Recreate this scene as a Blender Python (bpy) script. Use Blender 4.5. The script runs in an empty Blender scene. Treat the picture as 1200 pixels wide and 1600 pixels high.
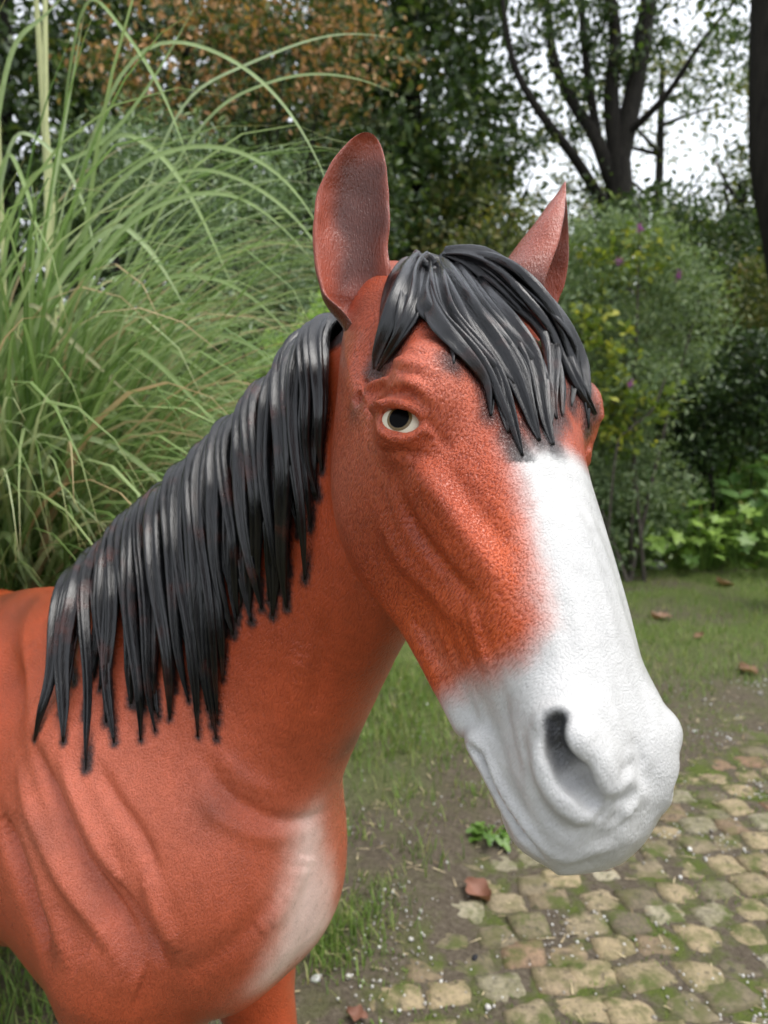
import bpy, bmesh, math, random
import numpy as np
from mathutils import Vector, Matrix
from mathutils.bvhtree import BVHTree
from mathutils import noise as mnoise

# ------------------------------------------------------------------ camera, sky, sun, exposure
scene = bpy.context.scene
COL = scene.collection
random.seed(7)
RNG = np.random.default_rng(7)

CAM = np.array([0.0, 0.0, 1.60])
PITCH = math.radians(10.0)
FPX = 1200.0
c_right = np.array([1.0, 0, 0])
c_down = np.array([0, -math.sin(PITCH), -math.cos(PITCH)])
c_fwd = np.array([0, math.cos(PITCH), -math.sin(PITCH)])
M_CAM = np.stack([c_right, c_down, c_fwd], 1)

cam_data = bpy.data.cameras.new('camera')
cam = bpy.data.objects.new('camera', cam_data)
COL.objects.link(cam)
cam.location = CAM
cam.rotation_euler = (math.radians(90) - PITCH, 0, 0)
cam_data.sensor_fit = 'VERTICAL'
cam_data.sensor_height = 36.0
cam_data.lens = 36.0 * FPX / 1600.0
cam_data.clip_start = 0.05
cam_data.clip_end = 500
cam_data.dof.use_dof = True
cam_data.dof.focus_distance = 0.74
cam_data.dof.aperture_fstop = 6.0
scene.camera = cam

SUN_EL, SUN_AZ = math.radians(68), math.radians(98)   # azimuth measured from +Y towards +X
world = bpy.data.worlds.new('World')
scene.world = world
world.use_nodes = True
wn = world.node_tree
for n in list(wn.nodes):
    wn.nodes.remove(n)
w_out = wn.nodes.new('ShaderNodeOutputWorld')
w_bg = wn.nodes.new('ShaderNodeBackground')
w_sky = wn.nodes.new('ShaderNodeTexSky')
w_sky.sky_type = 'NISHITA'
w_sky.sun_disc = False
w_sky.sun_elevation = SUN_EL
w_sky.sun_rotation = SUN_AZ
w_sky.air_density = 1.0
w_sky.dust_density = 1.5
w_hsv = wn.nodes.new('ShaderNodeHueSaturation')
w_hsv.inputs['Saturation'].default_value = 0.22      # an overcast, nearly white sky
wn.links.new(w_sky.outputs[0], w_hsv.inputs['Color'])
wn.links.new(w_hsv.outputs[0], w_bg.inputs['Color'])
w_bg.inputs['Strength'].default_value = 0.15
wn.links.new(w_bg.outputs[0], w_out.inputs['Surface'])

sun_data = bpy.data.lights.new('sun', 'SUN')
sun_data.energy = 0.95
sun_data.angle = math.radians(40)
sun_data.color = (1.0, 0.97, 0.92)
sun = bpy.data.objects.new('sun', sun_data)
COL.objects.link(sun)
sun_dir = Vector((math.cos(SUN_EL) * math.sin(SUN_AZ), math.cos(SUN_EL) * math.cos(SUN_AZ), math.sin(SUN_EL)))
sun.rotation_euler = sun_dir.to_track_quat('Z', 'Y').to_euler()
sun.location = (6, 2, 12)

scene.view_settings.view_transform = 'Standard'
scene.view_settings.look = 'None'
scene.view_settings.gamma = 1.0
scene.view_settings.use_curve_mapping = False
scene.view_settings.exposure = 1.26
scene.cycles.max_bounces = 5
scene.cycles.diffuse_bounces = 3
scene.cycles.glossy_bounces = 2
scene.cycles.adaptive_threshold = 0.015
scene.cycles.transparent_max_bounces = 8

# ------------------------------------------------------------------ small helpers
def P(px, py, d):
    """point of the place seen at photograph pixel (px, py), d metres deep"""
    return CAM + M_CAM @ np.array([(px - 600) / FPX * d, (py - 800) / FPX * d, d])

def unit(v):
    v = np.asarray(v, float)
    return v / (np.linalg.norm(v) + 1e-12)

def obj(name, me, mat=None, parent=None):
    o = bpy.data.objects.new(name, me)
    COL.objects.link(o)
    if mat is not None and not me.materials:
        me.materials.append(mat)
    if parent is not None:
        o.parent = parent
    return o

def empty(name, loc=(0, 0, 0)):
    o = bpy.data.objects.new(name, None)
    COL.objects.link(o)
    o.location = loc
    o.empty_display_size = 0.1
    return o

def tag(o, label=None, cat=None, group=None, kind=None):
    if label: o['label'] = label
    if cat: o['category'] = cat
    if group: o['group'] = group
    if kind: o['kind'] = kind
    return o

def mesh_from(name, verts, faces, smooth=True):
    """verts (n,3) array; faces list of tuples or (m,k) array"""
    me = bpy.data.meshes.new(name)
    verts = np.asarray(verts, np.float32)
    if isinstance(faces, np.ndarray):
        m, k = faces.shape
        me.vertices.add(len(verts))
        me.vertices.foreach_set('co', verts.ravel())
        me.loops.add(m * k)
        me.loops.foreach_set('vertex_index', faces.astype(np.int32).ravel())
        me.polygons.add(m)
        me.polygons.foreach_set('loop_start', np.arange(0, m * k, k, dtype=np.int32))
        try:
            me.polygons.foreach_set('loop_total', np.full(m, k, np.int32))
        except Exception:
            pass
        me.update(calc_edges=True)
    else:
        me.from_pydata([tuple(v) for v in verts], [], [tuple(f) for f in faces])
        me.update()
    if smooth:
        me.polygons.foreach_set('use_smooth', np.ones(len(me.polygons), bool))
    return me

# ------------------------------------------------------------------ material helpers
def new_mat(name, rough=0.6, spec=0.5):
    m = bpy.data.materials.new(name)
    m.use_nodes = True
    nt = m.node_tree
    b = nt.nodes['Principled BSDF']
    b.inputs['Roughness'].default_value = rough
    b.inputs['Specular IOR Level'].default_value = spec
    return m, nt, b

def N(nt, typ, **kw):
    n = nt.nodes.new(typ)
    for k, v in kw.items():
        setattr(n, k, v)
    return n

def ramp(nt, stops, fac=None):
    r = nt.nodes.new('ShaderNodeValToRGB')
    el = r.color_ramp.elements
    while len(el) < len(stops):
        el.new(0.5)
    for e, (p, c) in zip(el, stops):
        e.position = p
        e.color = (*c, 1) if len(c) == 3 else c
    if fac is not None:
        nt.links.new(fac, r.inputs[0])
    return r

def noise_tex(nt, vec, scale, detail=4, rough=0.55, dist=0.0):
    n = nt.nodes.new('ShaderNodeTexNoise')
    n.inputs['Scale'].default_value = scale
    n.inputs['Detail'].default_value = detail
    n.inputs['Roughness'].default_value = rough
    n.inputs['Distortion'].default_value = dist
    if vec is not None:
        nt.links.new(vec, n.inputs['Vector'])
    return n

def mixc(nt, fac, a, b, mode='MIX'):
    m = nt.nodes.new('ShaderNodeMix')
    m.data_type = 'RGBA'
    m.blend_type = mode
    for sock, v in ((m.inputs[0], fac), (m.inputs[6], a), (m.inputs[7], b)):
        if hasattr(v, 'is_linked') or hasattr(v, 'links'):
            nt.links.new(v, sock)
        elif isinstance(v, (int, float)):
            sock.default_value = v
        else:
            sock.default_value = (*v, 1) if len(v) == 3 else v
    return m.outputs[2]

def add_bump(nt, bsdf, height, strength, dist, prev=None):
    b = nt.nodes.new('ShaderNodeBump')
    b.inputs['Strength'].default_value = strength
    b.inputs['Distance'].default_value = dist
    nt.links.new(height, b.inputs['Height'])
    if prev is not None:
        nt.links.new(prev, b.inputs['Normal'])
    nt.links.new(b.outputs[0], bsdf.inputs['Normal'])
    return b.outputs[0]

# ------------------------------------------------------------------ the horse as a signed distance field
HEAD_R = np.array([[-0.83336829, 0.51132007, 0.20987872],
                   [-0.09647825, -0.50846269, 0.85566211],
                   [-0.54423271, -0.69283293, -0.47306795]])
HEAD_T = np.array([0.08350936, -0.27433382, 0.79485882])
HR = M_CAM @ HEAD_R                       # columns: l (horse's right), n (out of the face), s (poll to lips)
HT = CAM + M_CAM @ HEAD_T

def H(l, n, s):                           # head-local to world
    return HT + HR @ np.array([l, n, s], float)

def to_head(p):
    return (p - HT) @ HR

BODY_YAW = math.radians(54)
W0 = P(112, 925, 1.27)                    # top of the withers
BF = np.array([math.sin(BODY_YAW), -math.cos(BODY_YAW), 0])     # forward
BR = np.array([-math.cos(BODY_YAW), -math.sin(BODY_YAW), 0])    # horse's right
BZ = np.array([0, 0, 1.0])
BM = np.stack([BF, BR, BZ], 1)
B0 = np.array([W0[0], W0[1], 0.0])

def B(f, r, z):
    return B0 + BM @ np.array([f, r, z], float)

def to_body(p):
    return (p - B0) @ BM

def smin(a, b, k):
    h = np.clip(0.5 + 0.5 * (b - a) / k, 0, 1)
    return b * (1 - h) + a * h - k * h * (1 - h)

def smax(a, b, k):
    return -smin(-a, -b, k)

def d_ell(p, c, r, ax=None):
    q = p - np.asarray(c, np.float32)
    if ax is not None:
        q = q @ np.asarray(ax, np.float32)
    r = np.asarray(r, np.float32)
    k0 = np.linalg.norm(q / r, axis=1)
    k1 = np.linalg.norm(q / (r * r), axis=1) + 1e-9
    return k0 * (k0 - 1) / k1

def d_cone(p, a, b, r1, r2):
    a = np.asarray(a, np.float32); b = np.asarray(b, np.float32)
    ba = b - a
    pa = p - a
    h = np.clip(pa @ ba / (ba @ ba), 0, 1)
    return np.linalg.norm(pa - h[:, None] * ba, axis=1) - (r1 + (r2 - r1) * h)

def cr_spline(pts, n):
    """Catmull-Rom through rows of pts, n samples"""
    pts = np.asarray(pts, float)
    q = np.vstack([2 * pts[0] - pts[1], pts, 2 * pts[-1] - pts[-2]])
    t = np.linspace(0, len(pts) - 1 - 1e-9, n)
    i = t.astype(int); u = (t - i)[:, None]
    p0, p1, p2, p3 = q[i], q[i + 1], q[i + 2], q[i + 3]
    return 0.5 * (2 * p1 + (p2 - p0) * u + (2 * p0 - 5 * p1 + 4 * p2 - p3) * u ** 2 + (3 * p1 - p0 - 3 * p2 + p3) * u ** 3)

def d_loft(p, C, U, V, pw=2.2):
    """sweep of ellipses: centres C, half-axis vectors U, V (dense samples); the sections fan out as planes"""
    nr = np.cross(U, V)
    nr /= np.linalg.norm(nr, axis=1)[:, None]
    if np.dot(nr[0], C[1] - C[0]) < 0:
        nr = -nr
    w = (p @ nr.T.astype(np.float32)) - (C * nr).sum(1).astype(np.float32)
    pos = w > 0
    i = np.clip(pos.sum(1) - 1, 0, len(C) - 2)
    row = np.arange(len(p))
    w0 = w[row, i]; w1 = w[row, i + 1]
    t = np.clip(w0 / (w0 - w1 + 1e-9), 0, 1)[:, None]
    z = np.where(w0 < 0, -w0, np.where(w1 > 0, w1, 0))
    c = C[i] * (1 - t) + C[i + 1] * t
    u = U[i] * (1 - t) + U[i + 1] * t
    v = V[i] * (1 - t) + V[i + 1] * t
    q = p - c
    lu = np.linalg.norm(u, axis=1); lv = np.linalg.norm(v, axis=1)
    x = (q * u).sum(1) / lu; y = (q * v).sum(1) / lv
    g = (np.abs(x / lu) ** pw + np.abs(y / lv) ** pw) ** (1 / pw) + 1e-6
    r = np.sqrt(x * x + y * y)
    dr = np.where(g > 0.3, r * (1 - 1 / g), -0.6 * np.minimum(lu, lv))
    return np.where(z > 0, np.sqrt(np.maximum(dr, 0) ** 2 + z * z), dr).astype(np.float32)

# --- the head, in its own frame; every field takes q = (|l|, n, s)
S_K = np.array([-.06, .00, .06, .12, .18, .24, .30, .36, .42, .47, .50, .53, .56, .585])
TOP = np.array([-.080, -.046, -.017, .010, .014, .013, .010, .007, .002, -.004, -.011, -.025, -.049, -.085])
BOT = np.array([-.15, -.175, -.200, -.215, -.215, -.208, -.195, -.175, -.155, -.137, -.135, -.133, -.128, -.11])
WID = np.array([.050, .078, .098, .106, .104, .096, .085, .077, .069, .060, .057, .053, .045, .028])

_tab = cr_spline(np.stack([S_K, TOP, BOT, WID], 1), 240)
for _ in range(12):
    _tab[1:-1] = .25 * _tab[:-2] + .5 * _tab[1:-1] + .25 * _tab[2:]
S_K, TOP, BOT, WID = _tab.T

def f_face(q):
    s = q[:, 2]
    t = np.interp(s, S_K, TOP); b = np.interp(s, S_K, BOT); w = np.interp(s, S_K, WID)
    nc = (t + b) / 2; h = (t - b) / 2
    x = q[:, 0]; y = q[:, 1] - nc
    # jaw side narrower than the brow side
    rel = np.clip(-y / h, 0, 1)
    ww = w * (1 - 0.30 * rel)
    g = (np.abs(x / ww) ** 2.6 + np.abs(y / h) ** 2.6) ** (1 / 2.6) + 1e-6
    r = np.sqrt(x * x + y * y)
    dr = np.where(g > 0.3, r * (1 - 1 / g), -0.5 * ww)
    dz = np.maximum(np.maximum(s - .58, -.05 - s), 0)
    return np.where(dz > 0, np.sqrt(np.maximum(dr, 0) ** 2 + dz ** 2), dr)

EYE = np.array([.096, -.053, .2155])                    # eyeball centre
EYE_OUT = unit([.74, .57, .12])                       # where it looks
_e1 = unit(np.array([0.0, .80, .60]) - EYE_OUT * np.dot([0.0, .80, .60], EYE_OUT))     # towards the inner corner
_e2 = np.cross(EYE_OUT, _e1)
EYE_AX = np.stack([_e1, _e2, EYE_OUT], 1)
_EYE_DN = np.array([-.0006, -.0012, .0010])
NOS = np.array([.052, -.032, .520])

def head_ops():
    """(kind, fn, centre, radius, blend) in the mirrored head frame"""
    E = []
    def add(fn, c, r, k): E.append(('u', fn, np.array(c, float), r, k))
    def sub(fn, c, r, k): E.append(('s', fn, np.array(c, float), r, k))
    add(f_face, (0, -.09, .27), .42, .01)
    # cheek plate (masseter) and jaw bar
    add(lambda q: d_ell(q, (.050, -.128, .205), (.050, .113, .134)), (.050, -.125, .205), .14, .03)
    add(lambda q: d_cone(q, (.045, -.185, .26), (.040, -.140, .45), .028, .016), (.04, -.16, .35), .16, .03)
    # facial crest and brow
    add(lambda q: d_cone(q, (.082, -.055, .27), (.058, -.050, .38), .016, .008), (.07, -.05, .31), .09, .03)
    add(lambda q: d_ell(q, (.088, -.022, .188), (.032, .032, .040)), (.088, -.022, .188), .06, .03)
    add(lambda q: d_ell(q, EYE, (.030, .030, .032)), EYE, .04, .02)
    # temple hollow behind the brow
    sub(lambda q: d_ell(q, (.120, -.055, .120), (.022, .030, .035)), (.12, -.055, .12), .05, .03)
    # muzzle
    add(lambda q: d_ell(q, (.0, -.070, .515), (.056, .046, .056)), (0, -.068, .52), .07, .03)
    add(lambda q: d_ell(q, (.038, -.042, .500), (.032, .034, .052)), (.04, -.042, .5), .06, .02)
    # upper lip, lower lip
    add(lambda q: d_ell(q, (.0, -.082, .552), (.051, .034, .026)), (0, -.085, .556), .06, .02)
    add(lambda q: d_cone(q, (.035, -.105, .545), (.052, -.122, .475), .016, .011), (.045, -.11, .51), .06, .02)
    add(lambda q: d_ell(q, (.0, -.129, .532), (.039, .022, .038)), (0, -.128, .53), .06, .010)
    # eye opening
    sub(lambda q: d_ell(q, EYE + EYE_OUT * .030 + _EYE_DN, (.0185, .0098, .022), EYE_AX), EYE + EYE_OUT * .03, .03, .004)
    # nostril
    na, nb_, nc_, nd = (.0620, -.0220, .491), (.0625, -.0270, .509), (.0575, -.0275, .526), (.0465, -.0285, .543)
    sub(lambda q: d_cone(q, na, nb_, .0075, .0105), (.062, -.024, .50), .04, .006)
    sub(lambda q: d_cone(q, nb_, nc_, .0105, .0115), (.06, -.027, .517), .04, .006)
    sub(lambda q: d_cone(q, nc_, nd, .0115, .0085), (.052, -.028, .535), .04, .006)
    add(lambda q: d_ell(q, (.0515, -.0155, .5020), (.0125, .0095, .0140)), (.053, -.015, .502), .03, .008)
    return E

def body_ops():
    E = []
    def add(fn, c, r, k): E.append(('u', fn, np.array(c, float), r, k))
    zw = W0[2]
    # barrel, croup, withers
    add(lambda q: d_ell(q, (-.36, 0, zw - .37), (.62, .30, .30)), (-.36, 0, zw - .37), .64, .05)
    add(lambda q: d_ell(q, (-.82, 0, zw - .26), (.30, .23, .25)), (-.82, 0, zw - .26), .32, .08)
    add(lambda q: d_ell(q, (.00, 0, zw - .22), (.30, .13, .22)), (0, 0, zw - .22), .32, .12)
    # chest and shoulders
    add(lambda q: d_ell(q, (.22, 0, zw - .36), (.28, .205, .25)), (.22, 0, zw - .36), .32, .08)
    add(lambda q: d_ell(q, (.395, .065, zw - .34), (.105, .10, .17)), (.395, .065, zw - .34), .19, .035)
    add(lambda q: d_ell(q, (.19, .13, zw - .35), (.15, .08, .24)), (.19, .13, zw - .35), .28, .06)
    return E

def leg_ops():
    E = []
    def add(fn, c, r, k): E.append(('u', fn, np.array(c, float), r, k))
    def chain(pts, rad, k=.05):
        for (a, b, r1, r2) in zip(pts[:-1], pts[1:], rad[:-1], rad[1:]):
            a = np.array(a, float); b = np.array(b, float)
            add((lambda a, b, r1, r2: lambda q: d_cone(q, a, b, r1, r2))(a, b, r1, r2), (a + b) / 2,
                np.linalg.norm(a - b) / 2 + max(r1, r2), k)
            k = .03
    # near fore (right), far fore (left, set forward), hind pair
    chain([(.29, .13, .80), (.28, .12, .60), (.28, .12, .42), (.28, .12, .36), (.28, .12, .17), (.30, .12, .12), (.34, .12, .05)],
          [.10, .075, .045, .045, .030, .036, .045])
    chain([(.22, -.12, .80), (.27, -.11, .62), (.33, -.11, .42), (.34, -.11, .36), (.35, -.11, .17), (.37, -.11, .12), (.41, -.11, .05)],
          [.095, .075, .045, .045, .030, .036, .045])
    for sgn, off in ((1, 0), (-1, -.12)):
        chain([(-.85 + off, .13 * sgn, .90), (-.72 + off, .14 * sgn, .68), (-.98 + off, .13 * sgn, .46), (-.95 + off, .13 * sgn, .17), (-.92 + off, .13 * sgn, .11), (-.88 + off, .13 * sgn, .05)],
              [.16, .11, .050, .034, .038, .046])
    return E

def neck_loft():
    # crest point, throat point, half thickness
    cr = [P(690, 470, .86), P(610, 470, .92), P(515, 560, 1.00), P(420, 680, 1.09), P(320, 775, 1.17), P(215, 870, 1.23), P(105, 960, 1.28)]
    th = [P(660, 900, .83), P(640, 960, .86), P(590, 1050, .91), P(552, 1130, .96), P(512, 1230, 1.01), P(480, 1330, 1.04), P(440, 1430, 1.07)]
    hw = [.060, .068, .078, .095, .115, .14, .16]
    nn = 40
    cr = cr_spline(cr, nn); th = cr_spline(th, nn)
    hw = cr_spline(np.array(hw)[:, None], nn)[:, 0]
    C = (cr + th) / 2
    U = (cr - th) / 2
    T = np.gradient(C, axis=0)
    V = np.cross(T, U); V /= np.linalg.norm(V, axis=1)[:, None]
    return C, U, V * hw[:, None]

FAR_SHIFT = .020        # the far eye sits a little higher
HEAD_OPS, BODY_OPS, LEG_OPS = head_ops(), body_ops(), leg_ops()
NECK = neck_loft()

def _apply(D, p, ops, extra=.05):
    for kind, fn, c, r, k in ops:
        m = np.nonzero(((p - c.astype(np.float32)) ** 2).sum(1) < (r + extra + k) ** 2)[0]
        if not len(m):
            continue
        d = fn(p[m]).astype(np.float32)
        D[m] = smin(D[m], d, k) if kind == 'u' else smax(D[m], -d, k)
    return D

def horse_sdf(pw):
    """pw world points (n,3) float32"""
    pb = to_body(pw).astype(np.float32)
    D = np.full(len(pw), .3, np.float32)
    ops = [(k, f, c, r, b) for k, f, c, r, b in BODY_OPS]
    pm = pb.copy(); pm[:, 1] = np.abs(pm[:, 1])
    D = _apply(D, pm, ops, .08)
    D = _apply(D, pb, LEG_OPS, .08)
    C, U, V = NECK
    cc = C.mean(0)
    m = np.nonzero(((pw - cc) ** 2).sum(1) < .75 ** 2)[0]
    if len(m):
        D[m] = smin(D[m], d_loft(pw[m], C, U, V), .07)
    ph = to_head(pw).astype(np.float32)
    m = np.nonzero((np.abs(ph[:, 0]) < .25) & (ph[:, 2] > -.2) & (ph[:, 2] < .75) & (np.abs(ph[:, 1] + .1) < .3))[0]
    if len(m):
        q = ph[m].copy()
        q[:, 2] += np.where(q[:, 0] < 0, FAR_SHIFT * np.exp(-((q[:, 2] - .19) / .07) ** 2) * np.clip(-q[:, 0] / .05, 0, 1), 0)
        q[:, 0] = np.abs(q[:, 0]) * np.where(q[:, 0] < 0, 1 - .09 * np.exp(-((q[:, 2] - .20) / .05) ** 2) + .12 * np.exp(-((q[:, 2] - .505) / .035) ** 2), 1)
        dh = _apply(np.full(len(m), .3, np.float32), q, HEAD_OPS)
        # the head meets the neck softly behind the cheek
        kk = np.where(q[:, 2] > .30, .012, .035)
        D[m] = smin(D[m], dh, kk)
    return D

def axis_grid(segs):
    out = [segs[0][0]]
    for a, b, h in segs:
        n = max(1, int(round((b - a) / h)))
        out += list(np.linspace(a, b, n + 1)[1:])
    while (len(out) - 1) % 4:
        out.append(out[-1] + segs[-1][2])
    return np.array(out, np.float32)

def surface_nets(fn, xs, ys, zs):
    nx, ny, nz = len(xs), len(ys), len(zs)
    cx, cy, cz = xs[::4], ys[::4], zs[::4]
    G = np.stack(np.meshgrid(cx, cy, cz, indexing='ij'), -1).reshape(-1, 3)
    Dc = np.concatenate([fn(g) for g in np.array_split(G, max(1, len(G) // 400000))]).reshape(len(cx), len(cy), len(cz))
    diag = np.sqrt(np.diff(cx)[:, None, None] ** 2 + np.diff(cy)[None, :, None] ** 2 + np.diff(cz)[None, None, :] ** 2)
    corners = [Dc[a:len(cx) - 1 + a, b:len(cy) - 1 + b, c:len(cz) - 1 + c] for a in (0, 1) for b in (0, 1) for c in (0, 1)]
    amin = np.min(np.abs(np.stack(corners)), 0)
    mixed = (np.min(np.stack(corners), 0) < 0) & (np.max(np.stack(corners), 0) > 0)
    band = (amin < diag * .75) | mixed
    D = np.ones((nx, ny, nz), np.float32)
    sg = np.where(corners[0] < 0, -1.0, 1.0).astype(np.float32)
    D[:-1, :-1, :-1] = np.repeat(np.repeat(np.repeat(sg, 4, 0), 4, 1), 4, 2)
    need = np.zeros((nx, ny, nz), bool)
    bb = np.repeat(np.repeat(np.repeat(band, 4, 0), 4, 1), 4, 2)
    need[:-1, :-1, :-1] |= bb; need[1:, :-1, :-1] |= bb; need[:-1, 1:, :-1] |= bb; need[:-1, :-1, 1:] |= bb
    need[1:, 1:, :-1] |= bb; need[1:, :-1, 1:] |= bb; need[:-1, 1:, 1:] |= bb; need[1:, 1:, 1:] |= bb
    I = np.argwhere(need)
    for ch in np.array_split(I, max(1, len(I) // 400000)):
        pts = np.stack([xs[ch[:, 0]], ys[ch[:, 1]], zs[ch[:, 2]]], 1)
        D[ch[:, 0], ch[:, 1], ch[:, 2]] = fn(pts)
    neg = D < 0
    cnt = np.zeros((nx - 1, ny - 1, nz - 1), np.int8)
    for a in (0, 1):
        for b in (0, 1):
            for c in (0, 1):
                cnt += neg[a:nx - 1 + a, b:ny - 1 + b, c:nz - 1 + c]
    cells = np.argwhere((cnt > 0) & (cnt < 8))
    vid = np.full((nx - 1, ny - 1, nz - 1), -1, np.int32)
    vid[cells[:, 0], cells[:, 1], cells[:, 2]] = np.arange(len(cells))
    acc = np.zeros((len(cells), 3)); num = np.zeros(len(cells))
    ax = (xs, ys, zs)
    for axis in range(3):
        for a in (0, 1):
            for b in (0, 1):
                o = [0, 0, 0]; o1 = [(axis + 1) % 3, (axis + 2) % 3]
                o[o1[0]] = a; o[o1[1]] = b
                i0 = cells + o; i1 = i0.copy(); i1[:, axis] += 1
                d0 = D[i0[:, 0], i0[:, 1], i0[:, 2]]; d1 = D[i1[:, 0], i1[:, 1], i1[:, 2]]
                m = (d0 < 0) != (d1 < 0)
                t = np.zeros(len(cells)); t[m] = d0[m] / (d0[m] - d1[m])
                p = np.stack([ax[k][i0[:, k]] for k in range(3)], 1).astype(float)
                p[:, axis] += t * (ax[axis][i1[:, axis]] - ax[axis][i0[:, axis]])
                acc[m] += p[m]; num[m] += 1
    V = acc / num[:, None]
    F = []
    for axis in range(3):
        u, v = (axis + 1) % 3, (axis + 2) % 3
        sl0 = [slice(1, -1)] * 3; sl0[axis] = slice(0, -1)
        sl1 = [slice(1, -1)] * 3; sl1[axis] = slice(1, None)
        n0 = neg[tuple(sl0)]; n1 = neg[tuple(sl1)]
        for flip in (False, True):
            E = np.argwhere((n0 & ~n1) if not flip else (~n0 & n1))
            off = np.array([1, 1, 1]); off[axis] = 0
            E = E + off
            def cell(du, dv):
                c = E.copy(); c[:, u] += du; c[:, v] += dv
                return vid[c[:, 0], c[:, 1], c[:, 2]]
            q = np.stack([cell(-1, -1), cell(0, -1), cell(0, 0), cell(-1, 0)], 1)
            F.append(q if not flip else q[:, ::-1])
    F = np.concatenate(F)
    F = F[(F >= 0).all(1)]
    return V, F

def project(fn, V, it=2, h=.0015):
    for _ in range(it):
        d = fn(V.astype(np.float32))
        g = np.stack([(fn((V + h * e).astype(np.float32)) - fn((V - h * e).astype(np.float32))) / (2 * h) for e in np.eye(3)], 1)
        gg = np.maximum((g * g).sum(1), .15)
        st = np.clip(d / gg, -.004, .004)
        V = V - g * st[:, None]
    return V

def vertex_normals(V, F):
    n = np.cross(V[F[:, 2]] - V[F[:, 0]], V[F[:, 3]] - V[F[:, 1]])
    vn = np.zeros_like(V)
    for k in range(4):
        np.add.at(vn, F[:, k], n)
    return vn / (np.linalg.norm(vn, axis=1)[:, None] + 1e-12)

import time as _t
_t0 = _t.time()
GH = .0034
gf = axis_grid([(-1.32, -.32, .016), (-.32, 1.16, GH)])
gr = axis_grid([(-.32, .42, GH)])
gz = axis_grid([(-.01, .58, .014), (.58, 1.86, GH)])
def fn_body(q):
    return horse_sdf((q.astype(np.float64) @ BM.T + B0).astype(np.float32))
HV, HF = surface_nets(fn_body, gf, gr, gz)
print('nets', len(HV), len(HF), _t.time() - _t0)
HV = project(fn_body, HV, 1)
HV = HV @ BM.T + B0
HF = np.ascontiguousarray(HF[:, ::-1])     # the body frame is left-handed
print('proj', _t.time() - _t0, 'withers', W0, 'head', HT)

# ------------------------------------------------------------------ sculpted folds, muscles and wrinkles
def make_bvh(V, F):
    return BVHTree.FromPolygons([tuple(v) for v in V], [tuple(f) for f in F])

def on_surface(bvh, px, py):
    d = unit(P(px, py, 1.0) - CAM)
    hit = bvh.ray_cast(Vector(CAM), Vector(d))
    return None if hit[0] is None else np.array(hit[0])

def resample(pts, step):
    pts = np.asarray(pts, float)
    seg = np.linalg.norm(np.diff(pts, axis=0), axis=1)
    L = np.concatenate([[0], np.cumsum(seg)])
    n = max(2, int(L[-1] / step) + 1)
    t = np.linspace(0, L[-1], n)
    return np.stack([np.interp(t, L, pts[:, k]) for k in range(3)], 1), t / L[-1]

def stroke(V, VN, path, rad, amp, taper=True, mirror=0):
    """push the surface along its normals by amp within rad of a 3-D path"""
    pts, t = resample(cr_spline(path, max(8, 6 * len(path))) if len(path) > 2 else path, rad * .35)
    paths = [(pts, 1.0)]
    if mirror:
        q = to_head(pts); q[:, 0] *= -1
        q[:, 2] -= FAR_SHIFT * np.exp(-((q[:, 2] - .19) / .07) ** 2)
        paths.append((q @ HR.T + HT, mirror))
    for pts, gain in paths:
        lo = pts.min(0) - rad * 1.6; hi = pts.max(0) + rad * 1.6
        idx = np.nonzero(((V > lo) & (V < hi)).all(1))[0]
        if not len(idx):
            continue
        X = V[idx]
        d2 = np.full(len(idx), 1e9); tt = np.zeros(len(idx))
        for p, tv in zip(pts, t):
            d = ((X - p) ** 2).sum(1)
            m = d < d2
            d2[m] = d[m]; tt[m] = tv
        w = np.exp(-d2 / (rad * .55) ** 2)
        if taper:
            w = w * np.clip(np.minimum(tt, 1 - tt) * 4 + .15, 0, 1)
        V[idx] += VN[idx] * (amp * gain * w)[:, None]

BVH0 = make_bvh(HV, HF)
HN = vertex_normals(HV, HF)
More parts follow.
